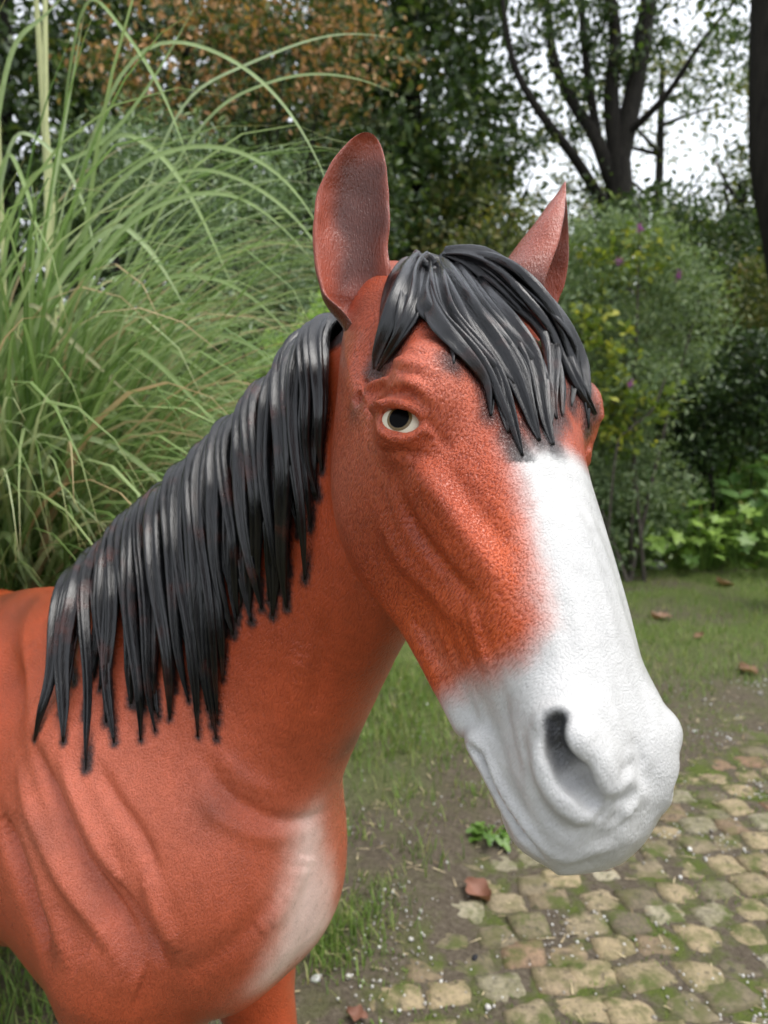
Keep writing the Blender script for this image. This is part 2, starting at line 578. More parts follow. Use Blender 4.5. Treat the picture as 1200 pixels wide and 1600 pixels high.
# photograph pixels of each fold: (points, radius, height, mirrored to the other side of the head)
FOLDS = [
    # lids and brow of the eye
    ([(582, 653), (592, 637), (614, 630), (640, 634), (660, 652)], .0064, .0088, .5),
    ([(588, 660), (600, 679), (624, 687), (646, 683), (664, 672), (690, 692)], .0065, .0042, .5),
    ([(580, 652), (588, 626), (612, 613), (642, 616), (664, 640)], .0050, -.0050, .5),
    ([(574, 640), (578, 610), (606, 598), (644, 600), (678, 624)], .0085, .0085, 1),
    ([(572, 612), (592, 588), (630, 580), (668, 590)], .0050, -.0028, 1),
    ([(572, 590), (598, 571), (636, 565), (680, 578)], .0070, .0030, 1),
    ([(590, 560), (640, 548), (700, 566)], .0080, -.0020, 1),
    ([(584, 694), (612, 708), (650, 709), (690, 714)], .0080, -.0030, .5),
    ([(568, 590), (572, 618), (577, 645)], .0050, -.0060, .5),
    ([(556, 612), (560, 634)], .0090, -.0070, 1),
    ([(664, 650), (680, 676), (704, 700)], .0070, -.0035, .5),
    # cheek muscles
    ([(648, 720), (690, 780), (740, 850), (800, 930)], .018, .0050, 1),
    ([(622, 760), (650, 830), (700, 895), (760, 950)], .016, -.0060, 1),
    ([(690, 720), (750, 800), (800, 860)], .014, -.0030, 1),
    ([(590, 800), (625, 870), (690, 940), (740, 985)], .018, .0040, 1),
    ([(735, 950), (748, 1000), (766, 1050)], .008, .0035, 1),
    ([(715, 960), (728, 1010), (748, 1058)], .009, -.0035, 1),
    ([(680, 965), (700, 1010), (716, 1050)], .010, .0030, 1),
    ([(640, 960), (672, 1010), (690, 1050)], .010, -.0025, 1),
    ([(775, 1060), (790, 1120), (800, 1170), (820, 1230)], .014, -.0030, 1),
    ([(740, 1075), (752, 1110), (770, 1160), (800, 1230)], .012, .0025, 1),
    # nostril rim and wing
    ([(836, 1160), (842, 1210), (866, 1252), (902, 1280), (940, 1284)], .010, .0034, .4),
    ([(836, 1150), (846, 1118), (872, 1106), (900, 1112)], .010, .0035, .4),
    ([(930, 1160), (946, 1190), (962, 1220), (968, 1250)], .016, .0030, 0),
    ([(815, 1130), (820, 1190), (842, 1255), (895, 1308)], .011, -.0035, .4),
    ([(930, 1110), (965, 1150), (985, 1180)], .014, -.0020, 0),
    # corner of the mouth and lips
    ([(727, 1160), (745, 1178), (757, 1200), (772, 1235), (797, 1278), (825, 1315), (845, 1338)], .0055, -.0100, 1),
    ([(744, 1164), (768, 1205), (792, 1250), (822, 1295), (856, 1332)], .009, .0035, 1),
    ([(756, 1242), (772, 1272), (795, 1306)], .0050, -.0040, 1),
    ([(722, 1172), (736, 1196), (752, 1228)], .007, .0030, 1),
    ([(726, 1158), (738, 1170)], .0060, -.0040, 1),
    ([(775, 1165), (795, 1225), (830, 1290), (870, 1330)], .014, -.0020, 1),
    ([(845, 1325), (885, 1342), (930, 1328), (975, 1320)], .012, .0025, 0),
    ([(880, 1305), (920, 1290), (955, 1262)], .010, -.0020, 0),
    # wrinkles on the tip of the nose
    ([(955, 1238), (972, 1224), (990, 1214)], .006, .0025, 0),
    ([(962, 1256), (980, 1246), (996, 1234)], .006, -.0025, 0),
    ([(960, 1212), (978, 1202), (996, 1188)], .006, -.0022, 0),
    ([(968, 1274), (984, 1264), (996, 1252)], .006, .0022, 0),
    # nasal bone edges
    ([(940, 1300), (965, 1285), (985, 1262)], .006, .0020, 0),
    ([(955, 1240), (948, 1262), (930, 1285)], .007, -.0025, 0),
    ([(985, 1150), (1000, 1175), (1004, 1200)], .008, -.0022, 0),
    ([(880, 760), (905, 850), (935, 950), (960, 1030)], .014, .0022, 1),
    ([(835, 760), (850, 850), (880, 960), (900, 1050)], .016, -.0022, 1),
    # neck: groove of the windpipe and the muscles at its root
    ([(505, 960), (500, 1040), (492, 1120)], .022, -.0050, 0),
    ([(470, 1000), (460, 1090), (440, 1170)], .030, .0050, 0),
    ([(318, 1185), (350, 1235), (400, 1270), (460, 1285), (510, 1270)], .018, -.0065, 0),
    ([(310, 1225), (340, 1275), (400, 1305), (460, 1310)], .020, .0040, 0),
    ([(340, 1170), (380, 1215), (440, 1240)], .020, .0030, 0),
    # shoulder: long grooves between the muscles
    ([(52, 1160), (80, 1240), (120, 1330), (170, 1405), (232, 1490)], .022, -0.0162, 0),
    ([(30, 1200), (60, 1290), (105, 1380), (160, 1450), (210, 1520)], .026, 0.0108, 0),
    ([(95, 1180), (125, 1260), (165, 1340), (215, 1420)], .020, 0.0095, 0),
    ([(150, 1190), (180, 1250), (215, 1300), (250, 1370)], .018, -0.0081, 0),
    ([(165, 1320), (195, 1400), (240, 1480), (262, 1515)], .020, -0.0135, 0),
    ([(225, 1350), (245, 1420), (280, 1490)], .024, 0.0081, 0),
    ([(0, 1270), (25, 1350), (50, 1420), (72, 1490)], .030, -.0200, 0),
    ([(30, 1250), (60, 1350), (85, 1430), (110, 1520)], .030, .0090, 0),
    ([(270, 1530), (330, 1500), (400, 1440), (440, 1390)], .030, -.0050, 0),
    ([(130, 1480), (180, 1520), (230, 1540)], .050, .0080, 0),
    ([(400, 1460), (450, 1400), (480, 1330)], .040, .0060, 0),
]
for pts, rad, amp, mir in FOLDS:
    path = [on_surface(BVH0, *p) for p in pts]
    path = [p for p in path if p is not None]
    if len(path) < 2:
        print('fold missed', pts[0]); continue
    stroke(HV, HN, np.array(path), rad, amp, True, mir)
# lumpy skin of the nose tip
_q = to_head(HV)
_m = np.nonzero((_q[:, 2] > .46) & (_q[:, 2] < .60) & (_q[:, 1] > -.12))[0]
_w = np.exp(-(((_q[_m, 0] - .005) / .035) ** 2 + ((_q[_m, 2] - .545) / .03) ** 2))
def _vn(P3, scale, seed):
    r = np.random.default_rng(seed); tab = r.random((32, 32, 32))
    u = (P3 @ np.array([[.36, .48, -.8], [-.8, .6, 0], [.48, .64, .6]])) * scale + 100.0; i = np.floor(u).astype(int); f = u - i; f = f * f * (3 - 2 * f); out = 0
    for a in (0, 1):
        for b in (0, 1):
            for c in (0, 1):
                out = out + (f[:, 0] if a else 1 - f[:, 0]) * (f[:, 1] if b else 1 - f[:, 1]) * (f[:, 2] if c else 1 - f[:, 2]) * tab[(i[:, 0] + a) % 32, (i[:, 1] + b) % 32, (i[:, 2] + c) % 32]
    return out
HV[_m] += HN[_m] * (_w * ((_vn(HV[_m], 70, 4) - .5) * .006 + (_vn(HV[_m], 160, 6) - .5) * .002))[:, None]
HV += HN * ((_vn(HV, 45, 8) - .5) * .0007)[:, None]           # hand-modelled unevenness
print('folds', _t.time() - _t0)

# ------------------------------------------------------------------ where the locks of mane and forelock run
from mathutils.kdtree import KDTree
BVH = make_bvh(HV, HF)
HN = vertex_normals(HV, HF)
Cn, Un, Vn = NECK
near_sign = np.sign(((CAM - Cn) * Vn).sum(1).mean())
Uh = Un / np.linalg.norm(Un, axis=1)[:, None]
MANE_ROWS = [((532, 492), (518, 640)), ((520, 497), (504, 745)), ((500, 512), (472, 880)), ((480, 530), (454, 935)), ((450, 575), (426, 950)),
             ((420, 600), (402, 985)), ((395, 640), (380, 985)), ((365, 655), (362, 1000)), ((340, 668), (345, 1150)), ((318, 700), (325, 1140)),
             ((300, 712), (303, 1115)), ((275, 742), (262, 1095)), ((250, 760), (238, 1138)), ((225, 785), (212, 1135)), ((205, 805), (160, 1160)),
             ((180, 835), (145, 1155)), ((158, 855), (90, 1130)), ((140, 890), (56, 1148))]
def to_px(V):
    c = (V - CAM) @ M_CAM
    return np.stack([c[:, 0] / c[:, 2] * FPX + 600, c[:, 1] / c[:, 2] * FPX + 800], 1), c[:, 2]

def frames(path):
    T = np.gradient(path, axis=0)
    return T / (np.linalg.norm(T, axis=1)[:, None] + 1e-12)

def smooth_path(p, it=2):
    p = p.copy()
    for _ in range(it):
        p[1:-1] = .25 * p[:-2] + .5 * p[1:-1] + .25 * p[2:]
    return p

def surf(px, py, guess):
    """surface point and normal under a pixel; beside the silhouette the ray's closest pass"""
    d = unit(P(px, py, 1.0) - CAM)
    h = BVH.ray_cast(Vector(CAM), Vector(d))
    if h[0] is not None and (h[0] - Vector(CAM)).length < 1.75:
        return np.array(h[0]), np.array(h[1])
    best = None
    for dep in np.linspace(guess - .12, guess + .12, 25):
        p = P(px, py, dep)
        loc, nor, idx, dist = BVH.find_nearest(Vector(p))
        if best is None or dist < best[0]:
            best = (dist, p, unit(p - np.array(loc)))
    return best[1], best[2]


crest_pts = Cn + Un + Uh * .004
cpx, cdep = to_px(crest_pts)
Vh = Vn / np.linalg.norm(Vn, axis=1)[:, None] * near_sign      # towards the near side
rs = np.random.default_rng(21)
rowsA = np.array([r[0] for r in MANE_ROWS], float); rowsB = np.array([r[1] for r in MANE_ROWS], float)
NL = 60
def mane_lock(u, layer, wscale, tipcut):
    k = u * (len(rowsA) - 1)
    i = int(min(k, len(rowsA) - 2)); f = k - i
    root = rowsA[i] * (1 - f) + rowsA[i + 1] * f
    g = min(len(rowsB) - 1, int(round(k)))                     # tips gather into pointed groups
    tip = (rowsB[i] * (1 - f) + rowsB[i + 1] * f) * .35 + rowsB[g] * .65
    tip = tip + rs.normal(0, 1, 2) * np.array([6, 20])
    tip = root + (tip - root) * tipcut
    # crest sample whose pixel lies nearest the root
    ic = int(np.argmin(((cpx[2:38] - root) ** 2).sum(1))) + 2
    cp = crest_pts[ic]
    guess = cdep[ic]
    rp = P(root[0] + rs.normal(0, 2), root[1] + rs.normal(0, 4) + 4, guess - .005)  # top of the hair on the outline
    pts = [cp - Vh[ic] * .030 + Uh[ic] * .004, cp - Vh[ic] * .012 + (rp - cp) * .75, rp + Vh[ic] * .004]
    nrm = [Uh[ic] - Vh[ic] * .6, Uh[ic], unit(Uh[ic] + Vh[ic] * .6)]
    sway = rs.normal(0, 4)
    lift0 = .009 + .009 * layer
    ts = np.linspace(.12, 1, 12)
    for t in ts:
        bow = math.sin(t * math.pi)
        px = root[0] + (tip[0] - root[0]) * (t ** 1.15) + sway * bow + 5 * math.sin(t * 8 + u * 60)
        py = root[1] + (tip[1] - root[1]) * t
        p, nn_ = surf(px, py, guess)
        lift = lift0 * (1 - t) ** .7 + .0006 + .010 * bow * .4 + .004 * layer * (1 - t)
        pts.append(p + nn_ * lift)
        nrm.append(nn_)
    pts = smooth_path(np.array(pts), 2)
    path = cr_spline(pts, 40)
    nr_ = cr_spline(np.array(nrm), 40)
    for _ in range(6):
        nr_[1:-1] = (nr_[:-2] + nr_[1:-1] * 2 + nr_[2:]) / 4
    nr_ /= np.linalg.norm(nr_, axis=1)[:, None]
    uu = np.linspace(0, 1, 40)
    w = wscale * np.interp(uu, [0, .10, .3, .6, .85, 1], [.8, 1.0, .92, .70, .44, .08])
    th = .0086 * (wscale / .014) ** .5 * np.interp(uu, [0, .10, .5, .85, 1], [.9, 1.35, .95, .5, .10])
    return path, nr_, w, th, 2, rs.random() * 6, rs.normal(0, 2.5)

us = .035 + .965 * (np.arange(NL) + rs.random(NL) * .8) / NL
MANE_PATHS = []
for k, u in enumerate(us):
    wsc = .0105 + .0105 * rs.random() ** 1.3
    cut = .97 if rs.random() < .55 else rs.uniform(.70, .98)
    MANE_PATHS.append(mane_lock(min(u, .999), k % 3, wsc, cut))

# forelock
FORELOCKS = [
    ([(668, 436), (642, 416), (624, 446), (620, 490), (604, 540), (584, 577)], .016, 1),
    ([(674, 432), (654, 420), (642, 456), (640, 498), (624, 540), (598, 574)], .015, 2),
    ([(662, 432), (666, 466), (674, 500), (698, 532), (712, 566)], .010, 1),
    ([(670, 426), (684, 466), (706, 515), (752, 572), (782, 640), (818, 712)], .014, 2),
    ([(676, 422), (702, 456), (738, 520), (800, 585), (828, 640), (842, 690)], .016, 2),
    ([(684, 416), (724, 446), (772, 515), (834, 576), (850, 640), (862, 698)], .016, 2),
    ([(690, 414), (742, 432), (792, 492), (848, 545), (858, 605), (876, 650)], .015, 2),
    ([(694, 412), (754, 420), (812, 470), (866, 530), (892, 600), (922, 652)], .017, 2),
    ([(690, 412), (745, 412), (802, 446), (850, 503), (894, 558), (914, 610), (926, 664)], .015, 1),
    ([(672, 426), (692, 460), (722, 545), (776, 598), (800, 672)], .011, 1),
    ([(680, 420), (714, 452), (758, 525), (816, 590), (826, 660)], .010, 1),
    ([(700, 416), (762, 446), (818, 520), (872, 580), (884, 646)], .011, 1),
    ([(664, 432), (674, 476), (700, 545), (752, 604), (770, 648)], .010, 1),
    ([(700, 414), (772, 434), (836, 510), (886, 570), (896, 632)], .010, 1),
    ([(706, 412), (760, 416), (826, 462), (872, 520), (906, 590), (916, 640)], .012, 1),
    ([(680, 424), (698, 500), (760, 560), (792, 600), (846, 668)], .009, 1),
    ([(700, 420), (740, 490), (800, 540), (846, 600), (856, 668)], .009, 1),
]
FORE_PATHS = []
rs = np.random.default_rng(5)
for pts2, wd, rg in FORELOCKS:
    n_ = len(pts2)
    P3 = []; N3 = []
    dense = cr_spline(np.array(pts2, float), 16)
    for i, (px, py) in enumerate(dense):
        t = i / 15
        px += 7 * math.sin(t * 7.5 + wd * 1500) * min(1, 2 * t); py -= 5 * math.sin(t * 7.5 + wd * 1500) * min(1, 2 * t)
        p, nn_ = surf(px, py, .80 - .09 * t)
        P3.append(p + nn_ * (.004 * (1 - t) ** .8 + .0006 + .005 * abs(math.sin(t * 6 + wd * 500)) * (1 - t) + .002 * math.sin(t * math.pi) + rs.normal(0, .0005)))
        N3.append(nn_)
    P3 = smooth_path(np.array(P3), 3); N3 = np.array(N3)
    for _ in range(4):
        N3[1:-1] = (N3[:-2] + N3[1:-1] * 2 + N3[2:]) / 4
    path = cr_spline(P3, 44); nr_ = cr_spline(N3, 44)
    nr_ /= np.linalg.norm(nr_, axis=1)[:, None]
    uu = np.linspace(0, 1, 44)
    w = wd * np.interp(uu, [0, .12, .4, .65, .88, 1], [.45, .8, 1.0, .80, .42, .10]) * (1 + .14 * np.sin(uu * 11 + wd * 900))
    th = .0080 * (wd / .015) ** .6 * np.interp(uu, [0, .15, .5, .85, 1], [.8, 1.25, 1.0, .5, .12])
    FORE_PATHS.append((path, nr_, w, th, rg, rs.random() * 6, rs.normal(0, 3)))


# ------------------------------------------------------------------ paint of the statue
def sstep(a, b, x):
    t = np.clip((x - a) / (b - a), 0, 1)
    return t * t * (3 - 2 * t)

def vnoise(P3, scale, seed=0):
    """cheap smooth value noise on points"""
    r = np.random.default_rng(seed)
    tab = r.random((32, 32, 32))
    q = P3 * scale + 100.0
    i = np.floor(q).astype(int); f = q - i
    f = f * f * (3 - 2 * f)
    out = 0
    for a in (0, 1):
        for b in (0, 1):
            for c in (0, 1):
                w = (f[:, 0] if a else 1 - f[:, 0]) * (f[:, 1] if b else 1 - f[:, 1]) * (f[:, 2] if c else 1 - f[:, 2])
                out = out + w * tab[(i[:, 0] + a) % 32, (i[:, 1] + b) % 32, (i[:, 2] + c) % 32]
    return out

RUST = np.array([.51, .086, .028])
DEEP = np.array([.30, .047, .013])
ORANGE = np.array([.68, .12, .030])
WHITE = np.array([.58, .58, .57])
BLACK = np.array([.012, .012, .013])
PINKW = np.array([.90, .66, .58])
PINK = np.array([.72, .22, .135])

def blend(c, col, m):
    return c * (1 - m[:, None]) + col * m[:, None]

def seg_dist(V, path):
    path = np.asarray(path)
    d2 = np.full(len(V), 1e9)
    for a, b in zip(path[:-1], path[1:]):
        ba = b - a
        h = np.clip((V - a) @ ba / (ba @ ba + 1e-12), 0, 1)
        d2 = np.minimum(d2, ((V - a - h[:, None] * ba) ** 2).sum(1))
    return np.sqrt(d2)

q = to_head(HV); qb = to_body(HV)
a_l, qn, qs = np.abs(q[:, 0]), q[:, 1], q[:, 2]
# how much a point belongs to the head
ops_h = _apply(np.full(len(HV), .3, np.float32), np.stack([a_l, qn, qs], 1).astype(np.float32), HEAD_OPS)
dn = d_loft(HV.astype(np.float32), Cn, Un, Vn)
headness = sstep(-.004, .012, dn - ops_h) * (ops_h < .02)
nz1 = vnoise(HV, 90, 1); nz2 = vnoise(HV, 28, 2); nz3 = vnoise(HV, 9, 3)

col = np.tile(RUST, (len(HV), 1))
col = blend(col, DEEP, .55 * sstep(.45, .8, nz3) + .25 * sstep(.5, .9, nz2))
# airbrushed darker cheek, pinker shoulder and brow
ck = np.exp(-(((qn + .12) / .10) ** 2 + ((qs - .28) / .14) ** 2)) * headness
col = blend(col, DEEP, .45 * ck)
sh = np.exp(-(((qb[:, 0] - .30) / .22) ** 2 + ((qb[:, 2] - 1.02) / .17) ** 2)) * (1 - headness)
col = blend(col, PINK, .65 * sh)
brow = np.exp(-(((a_l - .085) / .035) ** 2 + ((qs - .195) / .05) ** 2)) * headness
col = blend(col, PINK, .45 * brow)
# the white blaze and muzzle, with an orange fringe sprayed under it
nzf = RNG.random(len(HV))
edge = (nz1 - .5) * .005 + (nz2 - .5) * .008 + (nzf - .5) * .003
lowline = np.interp(qn, [-.20, -.147, -.12, -.07, -.035, -.010], [.425, .428, .428, .438, .436, .415])
low = qs - lowline + edge
side = np.where(q[:, 0] < 0, .062, .043) + np.clip((qs - .26), 0, .2) * .02 - a_l + edge
top = qs - .262 + edge - .20 * np.maximum(a_l - .02, 0)
inside = np.maximum(low * .9, np.minimum(side, top))
fr = sstep(-.060, -.008, inside) * (inside < .03) * sstep(.0, .6, headness) * (qs > .20)
col = blend(col, ORANGE, .75 * fr * sstep(.27, .36, qs))
wm = sstep(-.019, .015, inside) * sstep(.0, .6, headness) * (qs > .2)
col = blend(col, WHITE, wm)
# nostrils sprayed black inside
NPATH = np.array([(.0600, -.024, .490), (.0600, -.029, .509), (.0560, -.0295, .526), (.0460, -.031, .542)])
dnos = seg_dist(np.stack([a_l, qn, qs], 1), NPATH)
nosm = (1 - sstep(.008, .0145, dnos)) * (.95 - .75 * sstep(.506, .545, qs)) * (ops_h < .05)
col = blend(col, np.array([.03, .032, .037]), nosm)
# pale breast
bw = np.interp(qb[:, 2], [.72, .82, .86, .95, 1.03, 1.08], [.11, .090, .070, .046, .024, .005])
br = sstep(-.05, .07, bw - np.abs(qb[:, 1]) + edge * 1.5) * sstep(.40, .50, qb[:, 0]) * sstep(.74, .84, qb[:, 2]) * sstep(1.10, 1.02, qb[:, 2]) * (1 - headness)
col = blend(col, np.array([.72, .30, .21]), np.clip(br * 1.5, 0, 1) * .9)
col = blend(col, PINKW, sstep(.10, 1, br) * .95)
# dark smudges at the root of the neck and behind the shoulder
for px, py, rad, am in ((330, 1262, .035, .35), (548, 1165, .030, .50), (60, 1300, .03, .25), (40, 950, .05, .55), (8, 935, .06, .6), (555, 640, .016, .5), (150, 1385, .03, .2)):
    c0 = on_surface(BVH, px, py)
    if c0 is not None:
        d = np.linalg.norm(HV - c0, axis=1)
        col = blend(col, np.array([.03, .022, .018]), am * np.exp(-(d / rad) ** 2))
hoof = 1 - sstep(.06, .09, qb[:, 2])
col = blend(col, np.array([.03, .025, .02]), hoof)
# crest curve of the neck in 3-D, and the strip of neck below it that carries hair
crest = Cn + Un
ci = np.argmin(((HV[:, None, :] - crest[None, ::2, :]) ** 2).sum(2), 1) * 2
rel = HV - crest[ci]
drop = -(rel * Uh[ci]).sum(1)                       # metres below the crest
side_n = (rel * (Vn / np.linalg.norm(Vn, axis=1)[:, None])[ci]).sum(1) * near_sign
def near_locks(paths, pick, reach):
    kd = KDTree(sum(len(p) for p in paths))
    k = 0
    for p in paths:
        for x in p:
            kd.insert(Vector(x), k); k += 1
    kd.balance()
    d = np.full(len(HV), 9.0)
    for i in np.nonzero(pick)[0]:
        d[i] = kd.find(Vector(HV[i]))[2]
    return d
dml = near_locks([p[0][8:] for p in MANE_PATHS], (dn < .03) & (headness < .6) & (HV[:, 0] < .1), .05)
hairm = np.clip(sstep(.012, .003, dml + (nz2 - .5) * .006 + (nzf - .5) * .003), 0, 1)
hairm = np.maximum(hairm, sstep(.05, .035, drop) * (ci < 34) * (dn < .03) * (headness < .6))
col = blend(col, BLACK, hairm * .96)
dfl = near_locks([p[0] for p in FORE_PATHS], (ops_h < .03) & (qs < .28) & (qn > -.09), .05)
fo = sstep(.022, .004, dfl + (nz2 - .5) * .008 + (nzf - .5) * .003)
col = blend(col, BLACK, fo * .88)
ear_sm = np.exp(-((np.linalg.norm(np.stack([a_l - .082, qn + .075, qs - .045], 1), axis=1)) / .028) ** 2) * (ops_h < .05)
col = blend(col, np.array([.05, .02, .012]), .35 * ear_sm)
glossm = np.clip(hairm + fo + .6 * sh, 0, 1)
hairbump = np.clip((.72 + .28 * headness) - .60 * wm * (.72 + .28 * headness) - .4 * br, 0, 1)

# hair-stroke coordinates: x runs along the coat, y and z across it
def flow(V, d_along, up):
    x = unit(d_along); z = unit(np.cross(x, up)); y = np.cross(z, x)
    return V @ np.stack([x, y, z], 1)
fh = np.stack([a_l, qn, qs], 1)
fl_head = flow(fh, (0, .85, -.45), (1, 0, 0))
fl_body = flow(np.stack([qb[:, 0], np.abs(qb[:, 1]), qb[:, 2]], 1), (-.35, 0, -.95), (0, 1, 0))
fl = fl_body * (1 - headness[:, None]) + fl_head * headness[:, None]

me = mesh_from('body', HV, HF)
at = me.color_attributes.new('paint', 'FLOAT_COLOR', 'POINT')
at.data.foreach_set('color', np.concatenate([np.clip(col, 0, 1), np.ones((len(col), 1))], 1).astype(np.float32).ravel())
at = me.attributes.new('flow', 'FLOAT_VECTOR', 'POINT')
at.data.foreach_set('vector', fl.astype(np.float32).ravel())
at = me.attributes.new('gloss', 'FLOAT', 'POINT')
at.data.foreach_set('value', glossm.astype(np.float32))
at = me.attributes.new('coat', 'FLOAT', 'POINT')
at.data.foreach_set('value', hairbump.astype(np.float32))

def attr(nt, name):
    n = nt.nodes.new('ShaderNodeAttribute'); n.attribute_name = name
    return n

def math_node(nt, op, a, b=None):
    n = nt.nodes.new('ShaderNodeMath'); n.operation = op
    for i, v in enumerate((a, b)):
        if v is None: continue
        if isinstance(v, (int, float)): n.inputs[i].default_value = v
        else: nt.links.new(v, n.inputs[i])
    return n.outputs[0]

def paint_material(name, with_attr=True, base=None, spec=.22):
    m, nt, b = new_mat(name, .42, spec)
    if with_attr:
        c = attr(nt, 'paint').outputs['Color']
        fv = attr(nt, 'flow').outputs['Vector']
        gl = attr(nt, 'gloss').outputs['Fac']
        ct = attr(nt, 'coat').outputs['Fac']
    mp = N(nt, 'ShaderNodeMapping')
    mp.inputs['Scale'].default_value = (170, 620, 620)
    nt.links.new(fv, mp.inputs['Vector'])
    n1 = noise_tex(nt, mp.outputs[0], 1.0, 2, .5, .22)           # short strokes of coat
    n2 = noise_tex(nt, fv, 520, 2, .6)                           # grain of the cast
    n3 = noise_tex(nt, fv, 60, 3, .6)
    n4 = noise_tex(nt, fv, 14, 3, .6)
    r1 = ramp(nt, [(.30, (0, 0, 0)), (.58, (1, 1, 1))], n1.outputs[0])
    # wear of the spray paint: thin light and dark mottling, strokes hold a darker wash
    c2 = mixc(nt, math_node(nt, 'MULTIPLY', ramp(nt, [(.35, (1, 1, 1)), (.55, (0, 0, 0))], n1.outputs[0]).outputs[0], math_node(nt, 'MULTIPLY', math_node(nt, 'MAXIMUM', math_node(nt, 'SUBTRACT', ct, .42), 0.0), 1.15)), c, (.46, .25, .19), 'MULTIPLY')
    c3 = mixc(nt, .5, c2, ramp(nt, [(.3, (.80, .78, .76)), (.7, (1.14, 1.12, 1.10))], n3.outputs[0]).outputs[0], 'MULTIPLY')
    c4 = mixc(nt, .35, c3, ramp(nt, [(.3, (.78, .78, .80)), (.7, (1.12, 1.1, 1.1))], n4.outputs[0]).outputs[0], 'MULTIPLY')
    nt.links.new(c4, b.inputs['Base Color'])
    rr = math_node(nt, 'SUBTRACT', math_node(nt, 'ADD', math_node(nt, 'MULTIPLY', n3.outputs[0], .20), .22), math_node(nt, 'MULTIPLY', gl, .16))
    nt.links.new(rr, b.inputs['Roughness'])
    h = math_node(nt, 'ADD', math_node(nt, 'MULTIPLY', r1.outputs[0], math_node(nt, 'ADD', math_node(nt, 'MULTIPLY', ct, .95), .04)), math_node(nt, 'MULTIPLY', n2.outputs[0], math_node(nt, 'ADD', math_node(nt, 'ADD', math_node(nt, 'MULTIPLY', ct, .16), .05), math_node(nt, 'MULTIPLY', gl, .55))))
    add_bump(nt, b, h, .60, .0014)
    cb = N(nt, 'ShaderNodeBump'); cb.inputs['Strength'].default_value = .75; cb.inputs['Distance'].default_value = .0016
    nt.links.new(math_node(nt, 'ADD', h, math_node(nt, 'MULTIPLY', n2.outputs[0], .45)), cb.inputs['Height'])
    nt.links.new(cb.outputs[0], b.inputs['Coat Normal'])
    b.inputs['Coat Weight'].default_value = .55
    b.inputs['Coat Roughness'].default_value = .13
    return m

M_SKIN = paint_material('painted_cast_resin')
horse = empty('horse_statue', tuple(B(0.15, 0, 0)))
tag(horse, 'painted red-brown horse statue with white face and glossy black mane', 'statue')
def hpart(name, me, mat, parent=None):
    o = obj(name, me, mat, parent or horse)
    o.matrix_parent_inverse = Matrix.Translation(-horse.location) if parent is None else Matrix()
    return o
body = hpart('body', me, M_SKIN)
print('skin', _t.time() - _t0)

# ------------------------------------------------------------------ eyes
def cap_mesh(name, R, ang, seg=40, rings=10, bulge=0.0):
    vs = [(0, 0, R + bulge)]
    fs = []
    for i in range(1, rings + 1):
        t = ang * i / rings
        rr = R + bulge * (1 - (i / rings) ** 2)
        for j in range(seg):
            p = 2 * math.pi * j / seg
            vs.append((rr * math.sin(t) * math.cos(p), rr * math.sin(t) * math.sin(p), rr * math.cos(t)))
    for j in range(seg):
        fs.append((0, 1 + j, 1 + (j + 1) % seg))
    for i in range(rings - 1):
        for j in range(seg):
            a = 1 + i * seg + j; b2 = 1 + i * seg + (j + 1) % seg
            fs.append((a, a + seg, b2 + seg, b2))
    return mesh_from(name, np.array(vs), fs)

def solid_mat(name, colr, rough, spec=.5, coat=0.0):
    m, nt, b = new_mat(name, rough, spec)
    tc = N(nt, 'ShaderNodeTexCoord')
    n = noise_tex(nt, tc.outputs['Object'], 300, 2)
    nt.links.new(mixc(nt, .25, colr, ramp(nt, [(.3, (.7, .7, .7)), (.7, (1.2, 1.2, 1.2))], n.outputs[0]).outputs[0], 'MULTIPLY'), b.inputs['Base Color'])
    b.inputs['Coat Weight'].default_value = coat
    b.inputs['Coat Roughness'].default_value = .05
    return m
M_EYEW = solid_mat('eye_white_paint', (.74, .68, .52), .3, .4, .1)
M_IRIS = solid_mat('eye_brown_paint', (.15, .095, .028), .3, .4, .1)
M_PUPIL = solid_mat('eye_black_paint', (.002, .002, .002), .3, .06, 0.0)
EYE_R = .0284
for sgn in (1, -1):
    e = EYE.copy(); out = EYE_OUT.copy()
    e[0] *= sgn; out[0] *= sgn
    if sgn < 0:
        e[2] -= FAR_SHIFT
    c0 = H(*e); z = HR @ out
    up = HR @ unit(np.array([0, .4, -.9]))
    x = unit(np.cross(up, z)); y = np.cross(z, x)
    mw = Matrix(((x[0], y[0], z[0], c0[0]), (x[1], y[1], z[1], c0[1]), (x[2], y[2], z[2], c0[2]), (0, 0, 0, 1)))
    eye = hpart('eye', cap_mesh('eye', EYE_R, 1.9, 48, 20), M_EYEW)
    eye.matrix_basis = mw
    ir = hpart('iris', cap_mesh('iris', EYE_R + .0003, .40), M_IRIS, eye)
    pu = hpart('pupil', cap_mesh('pupil', EYE_R + .0006, .31), M_PUPIL, eye)

